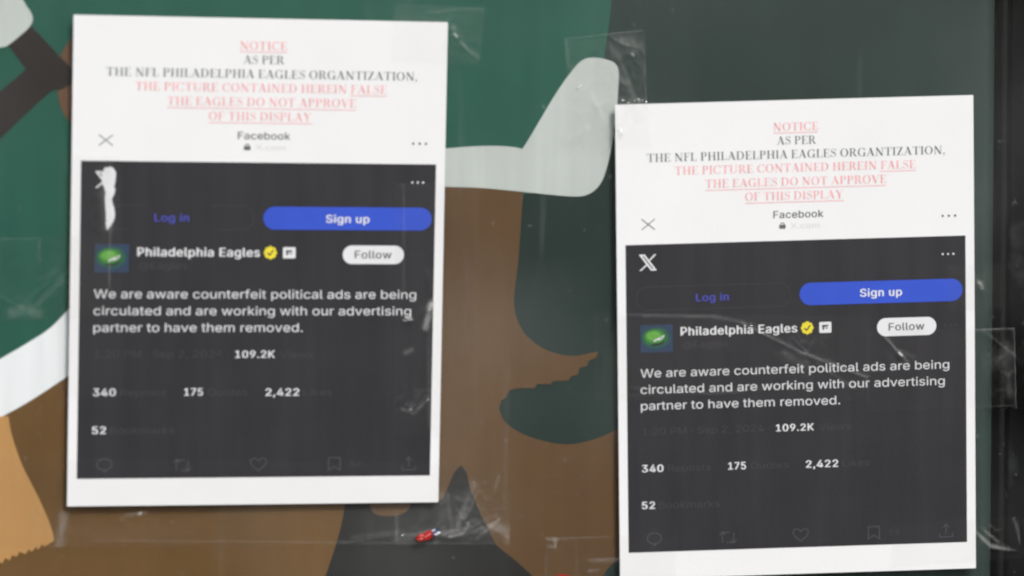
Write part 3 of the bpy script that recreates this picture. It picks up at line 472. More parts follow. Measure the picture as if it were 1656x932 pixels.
 'f': (254, '228,379 228,327 6,327 6,379|81,0 81,432 82,452 87,470 96,486 107,499 120,510 135,519 152,525 169,529 187,530 201,530 212,529 222,527 231,525 238,523 243,521 227,468 224,470 220,471 215,472 209,473 202,474 195,474 178,472 164,468 154,460 147,449 143,435 142,419 142,0'),
 'g': (425, '207,-151 180,-149 156,-146 134,-140 114,-132 97,-122 82,-110 70,-97 59,-84 51,-69 101,-41 107,-49 114,-57 122,-66 131,-74 142,-82 154,-88 169,-93 187,-96 207,-97 236,-95 261,-87 282,-75 298,-58 308,-34 311,-6 311,68 306,68 301,60 294,51 287,41 277,32 266,23 252,16 236,10 217,6 195,5 165,7 138,14 113,27 90,43 71,65 55,90 43,120 36,154 34,191 36,229 43,263 55,293 71,320 90,342 112,361 138,374 166,382 196,384 218,383 237,379 253,373 267,365 279,356 288,346 296,336 302,327 308,319 313,319 313,379 372,379 372,-9 370,-40 363,-67 350,-90 334,-109 314,-124 291,-136 265,-144 237,-149|205,59 227,61 246,66 264,75 278,87 290,103 300,121 307,142 311,166 312,193 311,219 307,242 300,264 291,283 279,299 264,312 247,322 227,328 205,330 182,328 163,322 145,312 130,298 118,282 109,262 102,241 98,218 96,193 98,167 102,144 109,123 118,104 131,88 145,76 163,66 183,61'),
 'h': (410, '114,227 114,0 53,0 53,509 114,509 114,287 102,287 116,319 132,344 152,362 175,374 200,382 227,384 252,383 275,377 295,369 313,356 328,340 341,321 350,298 355,271 357,240 357,0 296,0 296,235 293,263 286,286 273,304 256,318 235,326 210,329 192,328 176,324 161,317 147,308 136,297 126,283 119,266 115,248'),
 'i': (167, '53,0 53,379 114,379 114,0|84,443 73,444 63,448 54,455 47,463 43,472 41,483 43,494 47,504 54,512 63,518 73,522 84,524 95,522 105,518 114,512 121,504 125,494 126,483 125,472 121,463 114,455 105,448 95,444'),
 'k': (381, '110,137 110,212 121,212 284,379 360,379 184,199 177,199|53,0 53,509 114,509 114,0|294,0 148,186 191,229 372,0'),
 'l': (189, '139,-2 112,0 91,8 74,20 62,37 55,59 53,84 53,509 114,509 114,99 114,83 117,71 120,62 126,57 135,53 146,52 152,52 157,52 160,53 164,53 167,54 170,54 181,3 175,1 169,0 162,-1 154,-2 147,-2'),
 'm': (610, '53,0 53,379 112,379 112,295 108,295 114,314 122,331 132,346 144,358 158,368 172,376 187,382 203,385 219,386 245,383 268,375 287,361 303,342 314,320 321,295 312,295 318,312 326,329 337,343 350,356 364,366 381,375 398,381 417,385 437,386 458,385 478,380 497,372 514,361 529,346 541,328 550,307 555,283 557,255 557,0 496,0 496,254 493,279 485,298 473,313 456,323 438,329 419,330 402,329 387,326 374,320 363,312 353,302 345,290 340,277 336,263 335,247 335,0 274,0 274,260 272,280 265,297 253,311 238,322 220,328 199,330 185,329 171,326 158,320 145,312 135,302 126,289 119,274 115,257 114,238 114,0'),
 'n': (410, '114,227 114,0 53,0 53,379 112,379 112,287 102,287 116,319 132,344 152,362 175,374 200,382 227,384 252,383 275,377 295,369 313,356 328,340 341,321 350,298 355,271 357,240 357,0 296,0 296,235 293,263 286,286 273,304 256,318 235,326 210,329 192,328 176,324 161,317 147,308 136,297 126,283 119,266 115,248'),
 'o': (415, '207,-8 174,-5 144,3 117,16 93,35 72,58 56,85 44,116 37,150 34,187 37,225 44,260 56,291 72,318 93,341 117,360 144,374 174,382 207,384 241,382 271,374 299,360 323,341 343,318 359,291 371,260 379,225 381,187 379,150 371,116 359,85 343,58 323,35 299,16 271,3 241,-5|207,46 231,49 252,55 270,66 285,80 298,97 307,117 314,139 318,163 319,187 318,212 314,236 307,258 298,278 285,296 270,310 252,321 231,328 207,330 184,328 163,321 145,310 130,296 118,278 108,258 102,236 98,212 96,187 98,163 102,139 108,117 118,97 130,80 145,66 163,55 184,49'),
 'p': (424, '53,-143 53,379 112,379 112,319 118,319 123,327 130,336 137,346 147,355 158,364 171,373 188,379 207,383 229,384 259,382 287,374 313,361 335,342 354,320 370,293 381,261 388,227 390,189 388,151 381,116 370,84 355,57 336,34 313,16 288,3 260,-6 229,-8 208,-7 189,-3 173,4 159,12 147,21 138,31 130,41 124,50 118,59 114,59 114,-143|220,47 242,49 262,55 279,66 294,80 306,97 316,117 323,139 327,163 328,189 327,215 323,239 316,261 307,281 295,298 280,311 262,322 243,328 220,330 198,328 178,322 161,312 147,299 134,282 125,263 118,241 114,216 113,189 114,162 118,138 125,115 135,95 147,78 162,65 179,55 198,49'),
 'r': (259, '53,0 53,379 112,379 112,321 115,321 124,339 137,354 152,367 171,377 191,383 213,385 218,385 223,385 229,384 235,384 240,384 243,384 243,322 241,323 236,324 230,324 223,325 215,326 207,326 190,324 174,321 159,315 146,306 135,296 126,284 119,269 115,254 114,237 114,0'),
 's': (365, '182,-8 157,-7 133,-3 112,3 93,12 76,24 62,38 50,54 41,73 36,94 94,107 101,87 111,72 124,60 141,52 160,47 181,45 206,47 227,53 244,62 258,74 265,88 268,103 266,115 262,126 254,136 243,144 229,150 212,155 149,170 118,180 92,192 72,208 58,227 50,249 47,274 49,295 55,314 65,332 79,347 95,360 115,370 137,378 161,383 187,384 212,383 234,379 254,372 271,363 286,352 299,339 309,324 318,308 324,290 268,277 262,291 254,304 243,316 228,325 210,331 187,333 166,331 147,326 131,317 119,305 111,292 109,277 110,264 115,253 124,243 136,235 152,229 172,223 229,209 261,200 287,187 306,171 320,153 328,131 331,107 329,85 323,65 312,47 298,31 281,18 260,6 236,-2 210,-7'),
 't': (227, '204,379 204,327 6,327 6,379|65,471 126,471 126,98 127,83 130,70 136,61 144,55 156,51 170,50 175,50 180,50 185,51 191,52 197,53 202,54 213,2 207,0 200,-2 192,-3 184,-3 176,-4 168,-4 138,-1 113,7 92,21 77,41 68,64 65,93'),
 'u': (410, '182,-5 158,-3 135,2 115,11 97,23 82,39 69,59 60,82 54,109 53,139 53,379 114,379 114,144 116,117 124,94 137,75 154,61 175,53 200,50 218,51 234,55 249,62 263,71 274,83 283,97 290,113 295,132 296,153 296,379 357,379 357,0 298,0 298,92 307,92 294,60 277,35 257,17 234,5 209,-3'),
 'v': (389, '163,0 17,379 84,379 165,155 173,132 180,110 187,87 193,64 199,42 206,21 184,21 191,42 197,64 203,87 209,110 216,132 224,155 305,379 371,379 226,0'),
 'w': (567, '138,0 23,379 87,379 133,214 140,190 147,164 154,137 161,107 168,75 175,41 165,41 172,74 179,105 186,135 192,163 199,189 206,214 252,379 316,379 362,214 368,189 375,163 382,136 388,106 395,75 402,41 391,41 399,75 406,106 413,135 420,163 427,189 434,214 480,379 545,379 429,0 368,0 319,172 314,189 309,207 305,225 300,243 295,262 291,280 286,299 281,318 277,338 291,338 286,319 281,299 277,280 272,262 267,243 263,225 258,207 253,189 248,172 199,0'),
 '·': (196, '98,196 86,198 75,202 66,210 58,219 54,230 52,242 54,254 58,265 66,274 75,282 86,286 98,287 110,286 121,282 130,274 138,265 142,254 144,242 142,230 138,219 130,210 121,202 110,198'),
}
_glyph_cache = {}
def sans_glyph(ch):
    """outline loops -> filled flat faces"""
    if ch not in _glyph_cache:
        adv, s = GLYPH_REGULAR[ch]
        V, F = [], []
        groups = [[l] for l in s.split('|')] if ch in 'kK' else [s.split('|')]
        for gi, group in enumerate(groups if s else []):
            cu = bpy.data.curves.new('glyph', 'CURVE'); cu.dimensions = '2D'; cu.fill_mode = 'BOTH'
            for l in group:
                pts = [tuple(int(c) / 1000 for c in p.split(',')) for p in l.split(' ')]
                sp = cu.splines.new('POLY'); sp.points.add(len(pts) - 1); sp.use_cyclic_u = True
                for p, (x, y) in zip(sp.points, pts): p.co = (x, y, 0, 1)
            ob = bpy.data.objects.new('glyph', cu); C.objects.link(ob)
            ev = ob.evaluated_get(bpy.context.evaluated_depsgraph_get()); me = ev.to_mesh()
            b0 = len(V); V += [(v.co.x, v.co.y, gi * .012) for v in me.vertices]; F += [tuple(k + b0 for k in p.vertices) for p in me.polygons]
            ev.to_mesh_clear(); bpy.data.objects.remove(ob); bpy.data.curves.remove(cu)
        _glyph_cache[ch] = (adv / 1000, V, F)
    return _glyph_cache[ch]
def sans_mesh(txt, bold):
    """bold: the strokes laid down three times, slightly apart"""
    V, F, x = [], [], 0
    passes = [(0, 0, 0)] if bold < .01 else [(-bold, -bold * .3, 0), (0, bold * .3, .014), (bold, -bold * .3, .028)]
    for ch in txt:
        adv, P, T = sans_glyph(ch)
        for ox, oy, oz in passes:
            s = len(V); V += [(a + x + ox, b + oy, c + oz) for a, b, c in P]; F += [tuple(k + s for k in f) for f in T]
        x += adv + (bold * 1.6 if bold >= .01 else 0)
    return V, F
CAP = max(p[1] for p in sans_glyph('E')[1])

def clip(poly, a, b):         # the part of a convex polygon between u = a and u = b
    for lim, sg in ((a, 1), (b, -1)):
        out = []
        for k, p in enumerate(poly):
            q = poly[k - 1]; ip, iq = (p[0] - lim) * sg >= 0, (q[0] - lim) * sg >= 0
            if ip != iq: s = (lim - q[0]) / (p[0] - q[0]); out.append((lim, q[1] + s * (p[1] - q[1])))
            if ip: out.append(p)
        poly = out
    return poly
def slices(poly, step=5.0):   # wide convex shapes follow the curve of the sheet in strips
    u0, u1 = min(p[0] for p in poly), max(p[0] for p in poly); n = max(1, math.ceil((u1 - u0) / step))
    return [c for c in (clip(poly, u0 + (u1 - u0) * k / n, u0 + (u1 - u0) * (k + 1) / n) for k in range(n)) if len(c) > 2]

def stroke(pts, w, closed=False):
    """a drawn line as quads (mm)"""
    P = []; n = len(pts)
    for i in range(n if closed else n - 1):
        a, b = Vector(pts[i]), Vector(pts[(i + 1) % n]); d = (b - a)
        if d.length < 1e-6: continue
        d.normalize(); nn = Vector((-d.y, d.x)) * w / 2; e = d * w * .3
        P.append([tuple(a - e + nn), tuple(b + e + nn), tuple(b + e - nn), tuple(a - e - nn)])
    return P
def ellipse(cx, cy, rx, ry, n=24, a0=0, a1=360):
    return [(cx + rx * math.cos(math.radians(a0 + (a1 - a0) * k / n)), cy + ry * math.sin(math.radians(a0 + (a1 - a0) * k / n))) for k in range(n if a1 - a0 == 360 else n + 1)]
def pill(x0, y0, x1, y1, r=None, n=10):
    r = r or (y1 - y0) / 2; o = []
    for cx, cy, a in ((x1 - r, y0 + r, -90), (x1 - r, y1 - r, 0), (x0 + r, y1 - r, 90), (x0 + r, y0 + r, 180)):
        o += [(cx + r * math.cos(math.radians(a + 90 * k / n)), cy + r * math.sin(math.radians(a + 90 * k / n))) for k in range(n + 1)]
    return o

def make_notice(corners, label, seed, with_glare):
    H = homography([(0, 0), (SHEET_W, 0), (SHEET_W, SHEET_H), (0, SHEET_H)], corners)
    cx = sum(c[0] for c in corners) / 4; zb = min(c[1] for c in corners)
    root = empty('notice', (cx * mm, 0, zb * mm)); tag(root, label, 'notice')
    org = Vector(root.location)
    def lift(u, v):           # gap between glass and sheet, mm: a sheet held by tape is never quite flat
        return .50 + .20 * math.sin(u / 50 + seed) + .18 * math.sin(v / 62 + 2 * seed) + .04 * math.sin((u + v) / 27 + seed)
    def at(u, v, layer):
        w = H[6] * u + H[7] * v + 1
        x = (H[0] * u + H[1] * v + H[2]) / w; z = (H[3] * u + H[4] * v + H[5]) / w
        return Vector((x * mm, -(lift(u, v) + layer) * mm, z * mm)) - org
    # the sheet, with its thickness
    nu, nv = 36, 46; T = .14
    V, F = [], []
    for s in (T, 0):
        for j in range(nv + 1):
            for i in range(nu + 1): V.append(at(SHEET_W * i / nu, SHEET_H * j / nv, s))
    N = (nu + 1) * (nv + 1); id_ = lambda i, j, s: s * N + j * (nu + 1) + i
    for j in range(nv):
        for i in range(nu):
            F.append((id_(i, j, 0), id_(i, j + 1, 0), id_(i + 1, j + 1, 0), id_(i + 1, j, 0)))
            F.append((id_(i, j, 1), id_(i + 1, j, 1), id_(i + 1, j + 1, 1), id_(i, j + 1, 1)))
    for i in range(nu):
        F.append((id_(i, 0, 0), id_(i + 1, 0, 0), id_(i + 1, 0, 1), id_(i, 0, 1))); F.append((id_(i, nv, 1), id_(i + 1, nv, 1), id_(i + 1, nv, 0), id_(i, nv, 0)))
    for j in range(nv):
        F.append((id_(0, j, 1), id_(0, j + 1, 1), id_(0, j + 1, 0), id_(0, j, 0))); F.append((id_(nu, j, 0), id_(nu, j + 1, 0), id_(nu, j + 1, 1), id_(nu, j, 1)))
    nf = 2 * nu * nv
    for k in range(nf, len(F)):
        s = len(V); V += [V[a].copy() for a in F[k]]; F[k] = (s, s + 1, s + 2, s + 3)
    me = bpy.data.meshes.new('sheet'); me.from_pydata(V, [], F)
    me.polygons.foreach_set('use_smooth', [k < nf for k in range(len(F))])
    link('sheet', me, M['paper'], root)
    base = T + .03
    def polys(name, P, mat, layer, parent, label=None):
        overlap = name not in ('button', 'avatar', 'avatar_glow', 'underline')
        V, F = [], []
        for k, p in enumerate(P):
            s = len(V); dz = .006 * (k % 5) if overlap else 0
            V += [at(u, v, base + layer * .05 + dz) for u, v in p]; F.append(tuple(range(s, s + len(p))))
        me = bpy.data.meshes.new(name); me.from_pydata(V, [], F); me.update()
        o = link(name, me, mat, parent)
        if label: o['label'] = label
        return o
    def serif(txt, u0, u1, vbase, cap, mat, name='lettering'):
        P, a, b = serif_line(txt); k = (u1 - u0) / (b - a)
        return polys(name, [[(u0 + (x - a) * k, vbase - y * cap) for x, y in p] for p in P], mat, 1, root)
    def sans(txt, u0, u1, vbase, cap, mat, layer, parent, bold=0.0):
        V0, F0 = sans_mesh(txt, bold)
        a = min(p[0] for p in V0); b = max(p[0] for p in V0); k = (u1 - u0) / (b - a); ky = cap / CAP
        V = [at(u0 + (x - a) * k, vbase - y * ky, base + layer * .05 + dz) for x, y, dz in V0]
        me = bpy.data.meshes.new('lettering'); me.from_pydata(V, [], F0); me.update()
        return link('lettering', me, mat, parent)
    def dots(u0, u1, v, r, mat, layer, parent):
        return polys('menu_dots', [ellipse(u0 + (u1 - u0) * k / 2, v, r, r, 10) for k in range(3)], mat, layer, parent)
    def rect(u0, v0, u1, v1): return [(u0, v0), (u1, v0), (u1, v1), (u0, v1)]
    # heading
    cap = 4.8
    serif('NOTICE', 95.2, 122.1, 18.0, cap, M['ink_red'])
    serif('AS PER', 97.2, 120.8, 26.0, cap, M['ink_black'])
    serif('THE NFL PHILADELPHIA EAGLES ORGANTIZATION,', 18.9, 198.4, 34.1, cap, M['ink_black'])
    serif('THE PICTURE CONTAINED HEREIN FALSE', 35.5, 180.7, 42.0, cap, M['ink_red'])
    serif('THE EAGLES DO NOT APPROVE', 53.8, 162.9, 50.1, cap, M['ink_red'])
    serif('OF THIS DISPLAY', 77.7, 137.0, 58.4, cap, M['ink_red'])
    for u0, u1, v in ((95.2, 122.1, 19.0), (159.1, 181.0, 43.1), (53.8, 162.9, 51.4), (77.7, 137.4, 59.6)):
        polys('underline', [rect(u0 + (u1 - u0) * k / 8, v, u0 + (u1 - u0) * (k + 1) / 8, v + .42) for k in range(8)], M['ink_red'], 1, root)
    polys('close_icon', stroke([(15.4, 67.6), (23.0, 73.6)], .55) + stroke([(23.0, 67.6), (15.4, 73.6)], .55), M['ink_grey'], 1, root)
    sans('Facebook', 94.6, 124.9, 69.1, 4.2, M['ink_grey'], 1, root, .012)
    polys('lock_icon', [pill(98.1, 73.0, 102.0, 75.4, .6, 3)] + stroke(ellipse(100.05, 73.0, 1.1, 1.1, 8, 180, 360), .5), M['ink_grey'], 1, root)
    sans('X.com', 105.0, 122.4, 75.3, 3.0, M['ink_pale'], 1, root)
    dots(196.9, 204.4, 70.5, .75, M['ink_grey'], 1, root)
    # the dark screen
    u0, v0, u1, v1 = 5.3, 82.4, 210.6, 263.7
    nU, nV = 30, 28; V, F = [], []
    for j in range(nV + 1):
        for i in range(nU + 1): V.append(at(u0 + (u1 - u0) * i / nU, v0 + (v1 - v0) * j / nV, base))
    for j in range(nV):
        for i in range(nU): a = j * (nU + 1) + i; F.append((a, a + nU + 1, a + nU + 2, a + 1))
    me = bpy.data.meshes.new('dark_panel'); me.from_pydata(V, [], F); me.polygons.foreach_set('use_smooth', [True] * len(F))
    scr = link('dark_panel', me, M['ink'], root); scr['label'] = 'dark screen image printed on the lower part'
    # X emblem: a hollow thick diagonal crossed by a thin one
    ex, ey, ew, eh = 13.3, 88.2, 10.8, 9.5
    e = lambda x, y: (ex + x * ew, ey + y * eh)
    X_ = [[e(0, 0), e(.33, 0), e(.395, .085), e(.065, .085)], [e(.60, .915), e(.93, .915), e(1, 1), e(.67, 1)],
          [e(0, 0), e(.125, 0), e(.795, 1), e(.67, 1)], [e(.205, 0), e(.33, 0), e(1, 1), e(.875, 1)],
          [e(.86, 0), e(.98, 0), e(.615, .40), e(.56, .345)], [e(.42, .60), e(.475, .66), e(.135, 1), e(.02, 1)]]
    polys('emblem', X_, M['ink_white'], 1, scr)
    dots(196.8, 203.2, 93.0, .62, M['ink_white'], 1, scr)
    polys('button_outline', stroke(pill(11.5, 107.3, 104.6, 121.0), .35, True), M['ink_faint'], 1, scr)
    sans('Log in', 47.5, 67.3, 116.5, 4.4, M['ink_bluetext'], 1, scr, .016)
    polys('button', slices(pill(110.1, 107.6, 208.6, 120.8)), M['ink_blue'], 1, scr, 'blue pill button')
    sans('Sign up', 146.5, 172.0, 116.6, 4.5, M['ink_white'], 2, scr, .022)
    # avatar: navy square, green glow, white bird head
    polys('avatar', slices(rect(13.8, 129.6, 33.3, 145.8)), M['av_bg'], 1, scr, 'navy and green profile picture')
    for k, (gx, gy, rx, ry) in enumerate(((23.2, 137.4, 9.0, 6.4), (22.8, 137.0, 7.8, 5.2), (22.3, 136.6, 6.2, 4.0), (21.8, 136.2, 4.4, 2.7))):
        polys('avatar_glow', slices(ellipse(gx, gy, rx, ry)), M['av_g%d' % k], 1.5 + .5 * k, scr)
    polys('emblem', [[(21.4, 139.3), (22.8, 138.2), (24.6, 137.4), (26.6, 136.4), (28.4, 135.7), (27.8, 137.0), (26.6, 138.2), (25.2, 138.8), (23.4, 138.9), (22.0, 139.8)]], M['ink_pale'], 4, scr)
    polys('emblem_line', [[(19.4, 141.8), (22.5, 140.6), (25.6, 140.6), (28.0, 139.0), (28.6, 139.4), (26.2, 141.4), (22.6, 141.8)], [(25.4, 137.2), (26.8, 136.8), (27.2, 137.2), (26.0, 137.6)]], M['ink'], 5, scr)
    sans('Philadelphia Eagles', 38.0, 108.5, 136.4, 4.9, M['ink_white'], 1, scr, .022)
    badge = []
    for k in range(32):
        a = 2 * math.pi * k / 32; r = 3.65 + .28 * math.cos(8 * a); badge.append((114.5 + r * math.cos(a), 134.1 + r * math.sin(a)))
    polys('badge', [badge], M['ink_yellow'], 1, scr, 'round yellow badge')
    polys('check_mark', stroke([(112.9, 134.3), (114.1, 135.5), (116.2, 132.7)], .75), M['ink'], 2, scr)
    polys('badge', [pill(121.8, 130.9, 129.1, 137.3, .6, 3)], M['ink_white'], 1, scr, 'small white square badge')
    polys('badge_mark', [[(123.4, 132.6), (127.4, 132.6), (127.0, 133.6), (125.0, 133.8), (124.6, 135.6), (123.8, 135.6)], [(125.6, 134.3), (126.9, 134.3), (126.9, 134.9), (125.6, 134.9)]], M['ink_mid'], 2, scr)
    polys('button', slices(pill(156.7, 129.7, 192.6, 140.4)), M['ink_white'], 1, scr, 'white pill button')
    sans('Follow', 163.7, 185.4, 137.1, 4.4, M['ink_grey'], 2, scr, .014)
    dots(197.9, 204.5, 135.1, .55, M['ink_faint'], 1, scr)
    sans('@Eagles', 38.9, 66.8, 143.8, 4.1, M['ink_faint'], 1, scr)
    sans('We are aware counterfeit political ads are being', 13.6, 200.3, 160.5, 5.0, M['ink_white'], 1, scr, .003)
    sans('circulated and are working with our advertising', 13.6, 197.5, 170.1, 5.0, M['ink_white'], 1, scr, .003)
    sans('partner to have them removed.', 13.7, 134.0, 179.7, 5.0, M['ink_white'], 1, scr, .003)
    sans('1:20 PM · Sep 2, 2024 ·', 14.3, 91.5, 194.4, 4.1, M['ink_faint'], 1, scr)
    sans('109.2K', 95.0, 118.1, 194.6, 4.1, M['ink_white'], 1, scr, .020)
    sans('Views', 121.0, 140.3, 194.8, 4.0, M['ink_faint'], 1, scr)
    sans('340', 13.8, 26.9, 216.3, 4.2, M['ink_white'], 1, scr, .021)
    sans('Reposts', 29.6, 55.6, 216.4, 4.0, M['ink_faint'], 1, scr)
    sans('175', 66.0, 76.8, 216.3, 4.2, M['ink_white'], 1, scr, .021)
    sans('Quotes', 79.6, 102.5, 216.4, 4.0, M['ink_faint'], 1, scr)
    sans('2,422', 113.0, 132.7, 216.6, 4.2, M['ink_white'], 1, scr, .021)
    sans('Likes', 135.1, 151.8, 216.6, 4.0, M['ink_faint'], 1, scr)
    sans('52', 13.6, 21.6, 238.0, 4.2, M['ink_white'], 1, scr, .021)
    sans('Bookmarks', 23.8, 60.8, 238.1, 4.0, M['ink_faint'], 1, scr)
    # icon row
    g = M['ink_mid']; w = .55
    polys('comment_icon', stroke(ellipse(20.9, 255.6, 4.3, 3.2, 20), w, True) + stroke([(20.4, 258.7), (20.8, 260.1), (22.6, 258.5)], w), g, 1, scr)
    polys('repost_icon', stroke([(62.2, 259.2), (62.2, 253.4), (66.6, 253.4)], w) + stroke([(60.6, 254.8), (62.2, 253.0), (63.8, 254.8)], w) + stroke([(64.8, 259.4), (69.0, 259.4), (69.0, 253.8)], w) + stroke([(67.4, 258.0), (69.0, 259.8), (70.6, 258.0)], w), g, 1, scr)
    polys('heart_icon', stroke([(109.6, 260.0), (105.8, 256.9), (104.9, 254.8), (105.6, 253.1), (107.4, 252.7), (109.0, 253.5), (109.6, 254.4), (110.2, 253.5), (111.8, 252.7), (113.6, 253.1), (114.3, 254.8), (113.4, 256.9)], w, True), g, 1, scr)
    polys('bookmark_icon', stroke([(150.6, 252.8), (157.4, 252.8), (157.4, 260.2), (154.0, 257.8), (150.6, 260.2)], w, True), g, 1, scr)
    sans('52', 163.2, 169.6, 258.0, 3.0, M['ink_faint'], 1, scr)
    polys('share_icon', stroke([(197.8, 258.2), (197.8, 252.9)], w) + stroke([(196.0, 254.6), (197.8, 252.8), (199.6, 254.6)], w) + stroke([(193.9, 258.2), (193.9, 260.2), (201.8, 260.2), (201.8, 258.2)], w), g, 1, scr)
    if with_glare:                  # white patch painted in for sun glare on the tape
        bm = bmesh.new()
        pts = [(x + .5 * noise.noise(Vector((x * .9, z * .9, 1))), z + .5 * noise.noise(Vector((x * .9, z * .9, 7)))) for x, z in smooth_closed(GLARE, 5, 60)]
        vs_ = []
        for k, (x, z) in enumerate(pts):
            vs_.append(bm.verts.new(Vector((x * mm, -(lift(x - cx + 108, corners[0][1] - z) + base + .16) * mm, z * mm)) - org))
        es = [bm.edges.new((vs_[i], vs_[(i + 1) % len(vs_)])) for i in range(len(vs_))]
        bmesh.ops.triangle_fill(bm, use_beauty=True, edges=es)
        me = bpy.data.meshes.new('glare_patch'); bm.to_mesh(me); bm.free()
        o = link('glare_patch', me, M['ink_white'], root); o['label'] = 'white strip of painted glare over the emblem'
    return root, H

make_notice(NOTICE_A, 'left notice, hung higher, white painted glare across its X emblem', .7, True)
make_notice(NOTICE_B, 'right notice, hung lower beside the black frame, X emblem without glare', 3.1, False)

# ------------------------------------------------------------------ clear tape
def seg_dist(p, a, b):
    ax, ay = a; bx, by = b; dx, dy = bx - ax, by - ay; L2 = dx * dx + dy * dy
    t = max(0, min(1, ((p[0] - ax) * dx + (p[1] - ay) * dy) / L2)) if L2 else 0
    return math.hypot(p[0] - ax - t * dx, p[1] - ay - t * dy)
def line_dist(p, pl): return min(seg_dist(p, a, b) for a, b in zip(pl, pl[1:]))
def inside(p, quad):          # signed distance-ish, positive inside a convex quad given clockwise
    d = 1e9
    for k in range(4):
        a, b = quad[k], quad[(k + 1) % 4]; ex, ey = b[0] - a[0], b[1] - a[1]; l = math.hypot(ex, ey)
        d = min(d, -((p[1] - a[1]) * ex - (p[0] - a[0]) * ey) / l)
    return d
sstep = lambda t: 0 if t < 0 else 1 if t > 1 else t * t * (3 - 2 * t)

def make_tape(key, label, lvl):
    T = TAPES[key]; q = T['quad']
    w = max(math.dist(q[0], q[1]), math.dist(q[3], q[2])); h = max(math.dist(q[0], q[3]), math.dist(q[1], q[2]))
    nu, nv = int(w / .75), int(h / .75)
    sd = lvl * 7.3
    V, F, D = [], [], []
    for j in range(nv + 1):
        t = j / nv
        for i in range(nu + 1):
            s = i / nu
            x = (q[0][0] * (1 - s) + q[1][0] * s) * (1 - t) + (q[3][0] * (1 - s) + q[2][0] * s) * t
            z = (q[0][1] * (1 - s) + q[1][1] * s) * (1 - t) + (q[3][1] * (1 - s) + q[2][1] * s) * t
            p = (x, z)
            # ripped ends are uneven
            edge = min(s * w, (1 - s) * w)
            if edge < 4: z += .5 * noise.noise(Vector((x * .5, sd, 0))); x += (1 - edge / 4) * .5 * noise.noise(Vector((z * 1.4, sd, 3)))
            d = max(inside(p, NOTICE_A), inside(p, NOTICE_B))
            y = .15 + .12 * lvl / 10 + 1.45 * sstep((d + 3.5) / 3.5)
            y += .05 * noise.noise(Vector((x * .06, z * .06, sd))) + .035 * noise.noise(Vector((x * .25, z * .25, sd)))
            du = .005 * max(0, 1 - min(edge, t * h, (1 - t) * h) / 1.0)
            for pl, a in T['ridge']:
                r = line_dist(p, pl)
                if r < 5: y += a * math.exp(-(r / .9) ** 2)
            for c, r0, a in T['crumple']:
                r = math.dist(p, c)
                if r < r0 * 1.6:
                    k = math.exp(-(r / r0 * 1.3) ** 2)
                    n1 = 1 - abs(noise.noise(Vector((x * .16, z * .10, sd + 2)))) * 2.4
                    n2 = 1 - abs(noise.noise(Vector((x * .33 + 9, z * .24, sd + 5)))) * 2.4
                    y += a * k * (max(0, n1) ** 2 * 1.2 + max(0, n2) ** 2 * .5); du += .03 * k * max(0, n1) ** 3
            for pl, wd, st in T['dust_glare']:  # pale dust and bubbles, with glare and glints painted in as white
                r = line_dist(p, pl)
                if r < wd * 3: du += st * math.exp(-(r / wd) ** 2)
            for g in T['glint']:
                r = math.dist(p, g)
                if r < 5: y += 1.0 * math.exp(-(r / 1.5) ** 2)
            V.append((x * mm, -max(.08, y) * mm, z * mm)); D.append(min(.9, du * .78))
    for j in range(nv):
        for i in range(nu): a = j * (nu + 1) + i; F.append((a, a + nu + 1, a + nu + 2, a + 1))
    me = bpy.data.meshes.new('tape_strip'); me.from_pydata(V, [], F); me.polygons.foreach_set('use_smooth', [True] * len(F))
    at_ = me.attributes.new('dust_glare', 'FLOAT', 'POINT'); at_.data.foreach_set('value', D)
    o = link('tape_strip', me, M['tape']); tag(o, label, 'tape', 'clear tape strips holding the notices')
    return o
make_tape('bottom', 'long clear tape under the bottom edge of the left notice, crumpled at its right end', 1)
make_tape('left', 'short clear tape strip across the left edge of the left notice', 2)
make_tape('vertical_left', 'clear tape running down the left margin of the left notice over its painted glare', 3)
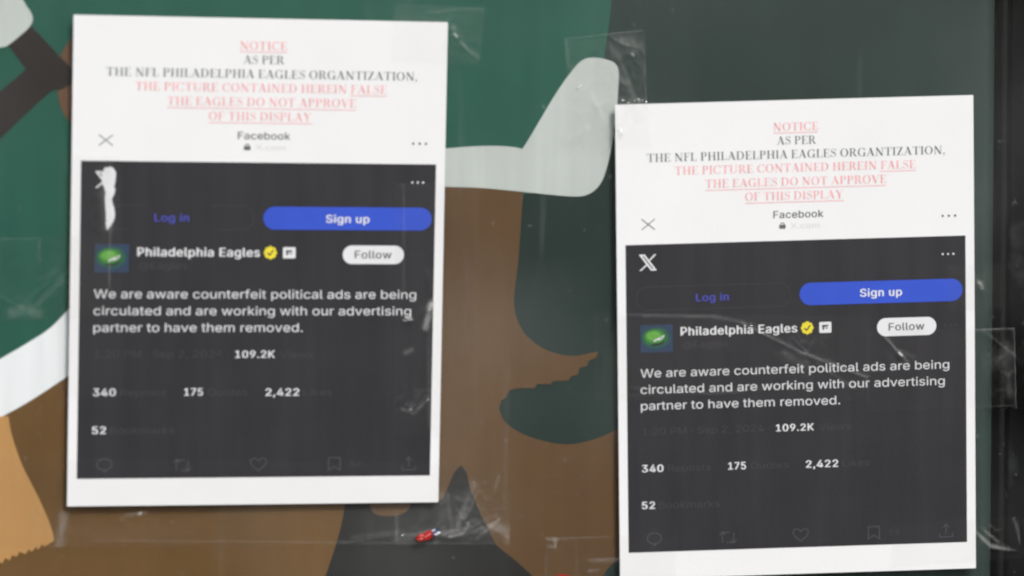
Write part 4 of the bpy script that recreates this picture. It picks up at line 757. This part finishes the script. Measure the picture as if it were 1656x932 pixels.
make_tape('right_side', 'clear tape strip running down the right edge of the left notice', 4)
make_tape('corner_top', 'small clear tape piece over the top right corner of the left notice', 5)
make_tape('crossing_corner', 'crumpled clear tape over the top left corner of the right notice and grey stripe', 6)
make_tape('middle', 'creased clear tape across the left and middle of the right notice', 7)
make_tape('far_right', 'clear tape across the right edge of the right notice onto the black frame', 8)
make_tape('upper_right', 'small clear tape added for a glint on the right notice beside its blue button', 11)  # tape piece added only to carry a lone glint
make_tape('lower_right', 'wrinkled clear tape at the lower right corner of the right notice', 9)
make_tape('lower_middle', 'clear tape at the lower left corner of the right notice', 10)

# ------------------------------------------------------------------ small raised red, white and blue marks
def mark_mesh(name, pts, mat, parent, y0, th=.0003):
    bm = bmesh.new(); vs_ = []
    for k, (x, z) in enumerate(smooth_closed(pts, 3, 70)):
        vs_.append(bm.verts.new(Vector((x * mm, -y0 - .0002 * math.sin(k * 1.3), z * mm)) - Vector(parent.location)))
    f = bm.faces.new(vs_); f.normal_update()
    r = bmesh.ops.extrude_face_region(bm, geom=[f]); 
    for v in [g for g in r['geom'] if isinstance(g, bmesh.types.BMVert)]: v.co.y -= th
    bmesh.ops.recalc_face_normals(bm, faces=bm.faces[:])
    me = bpy.data.meshes.new(name); bm.to_mesh(me); bm.free()
    return link(name, me, mat, parent)
def centre(p): return (sum(a for a, _ in p) / len(p) * mm, 0, min(b for _, b in p) * mm)
sc1 = empty('mark', centre(MARK_RED)); tag(sc1, 'tiny red, white and blue mark below the left notice', 'mark')
mark_mesh('red_end', MARK_RED, M['mark_red'], sc1, .0009)
mark_mesh('blue_end', MARK_BLUE, M['mark_blue'], sc1, .0009)
for p in MARK_PINK: mark_mesh('pink_fleck', p, M['mark_pink'], sc1, .0013)
for p in MARK_WHITE: mark_mesh('white_fleck', p, M['ink_white'], sc1, .0013)
sc2 = empty('mark', centre(MARK_RED2)); tag(sc2, 'red mark cut off by the bottom edge of the picture', 'mark')
mark_mesh('red_end', MARK_RED2, M['mark_red'], sc2, .0009)
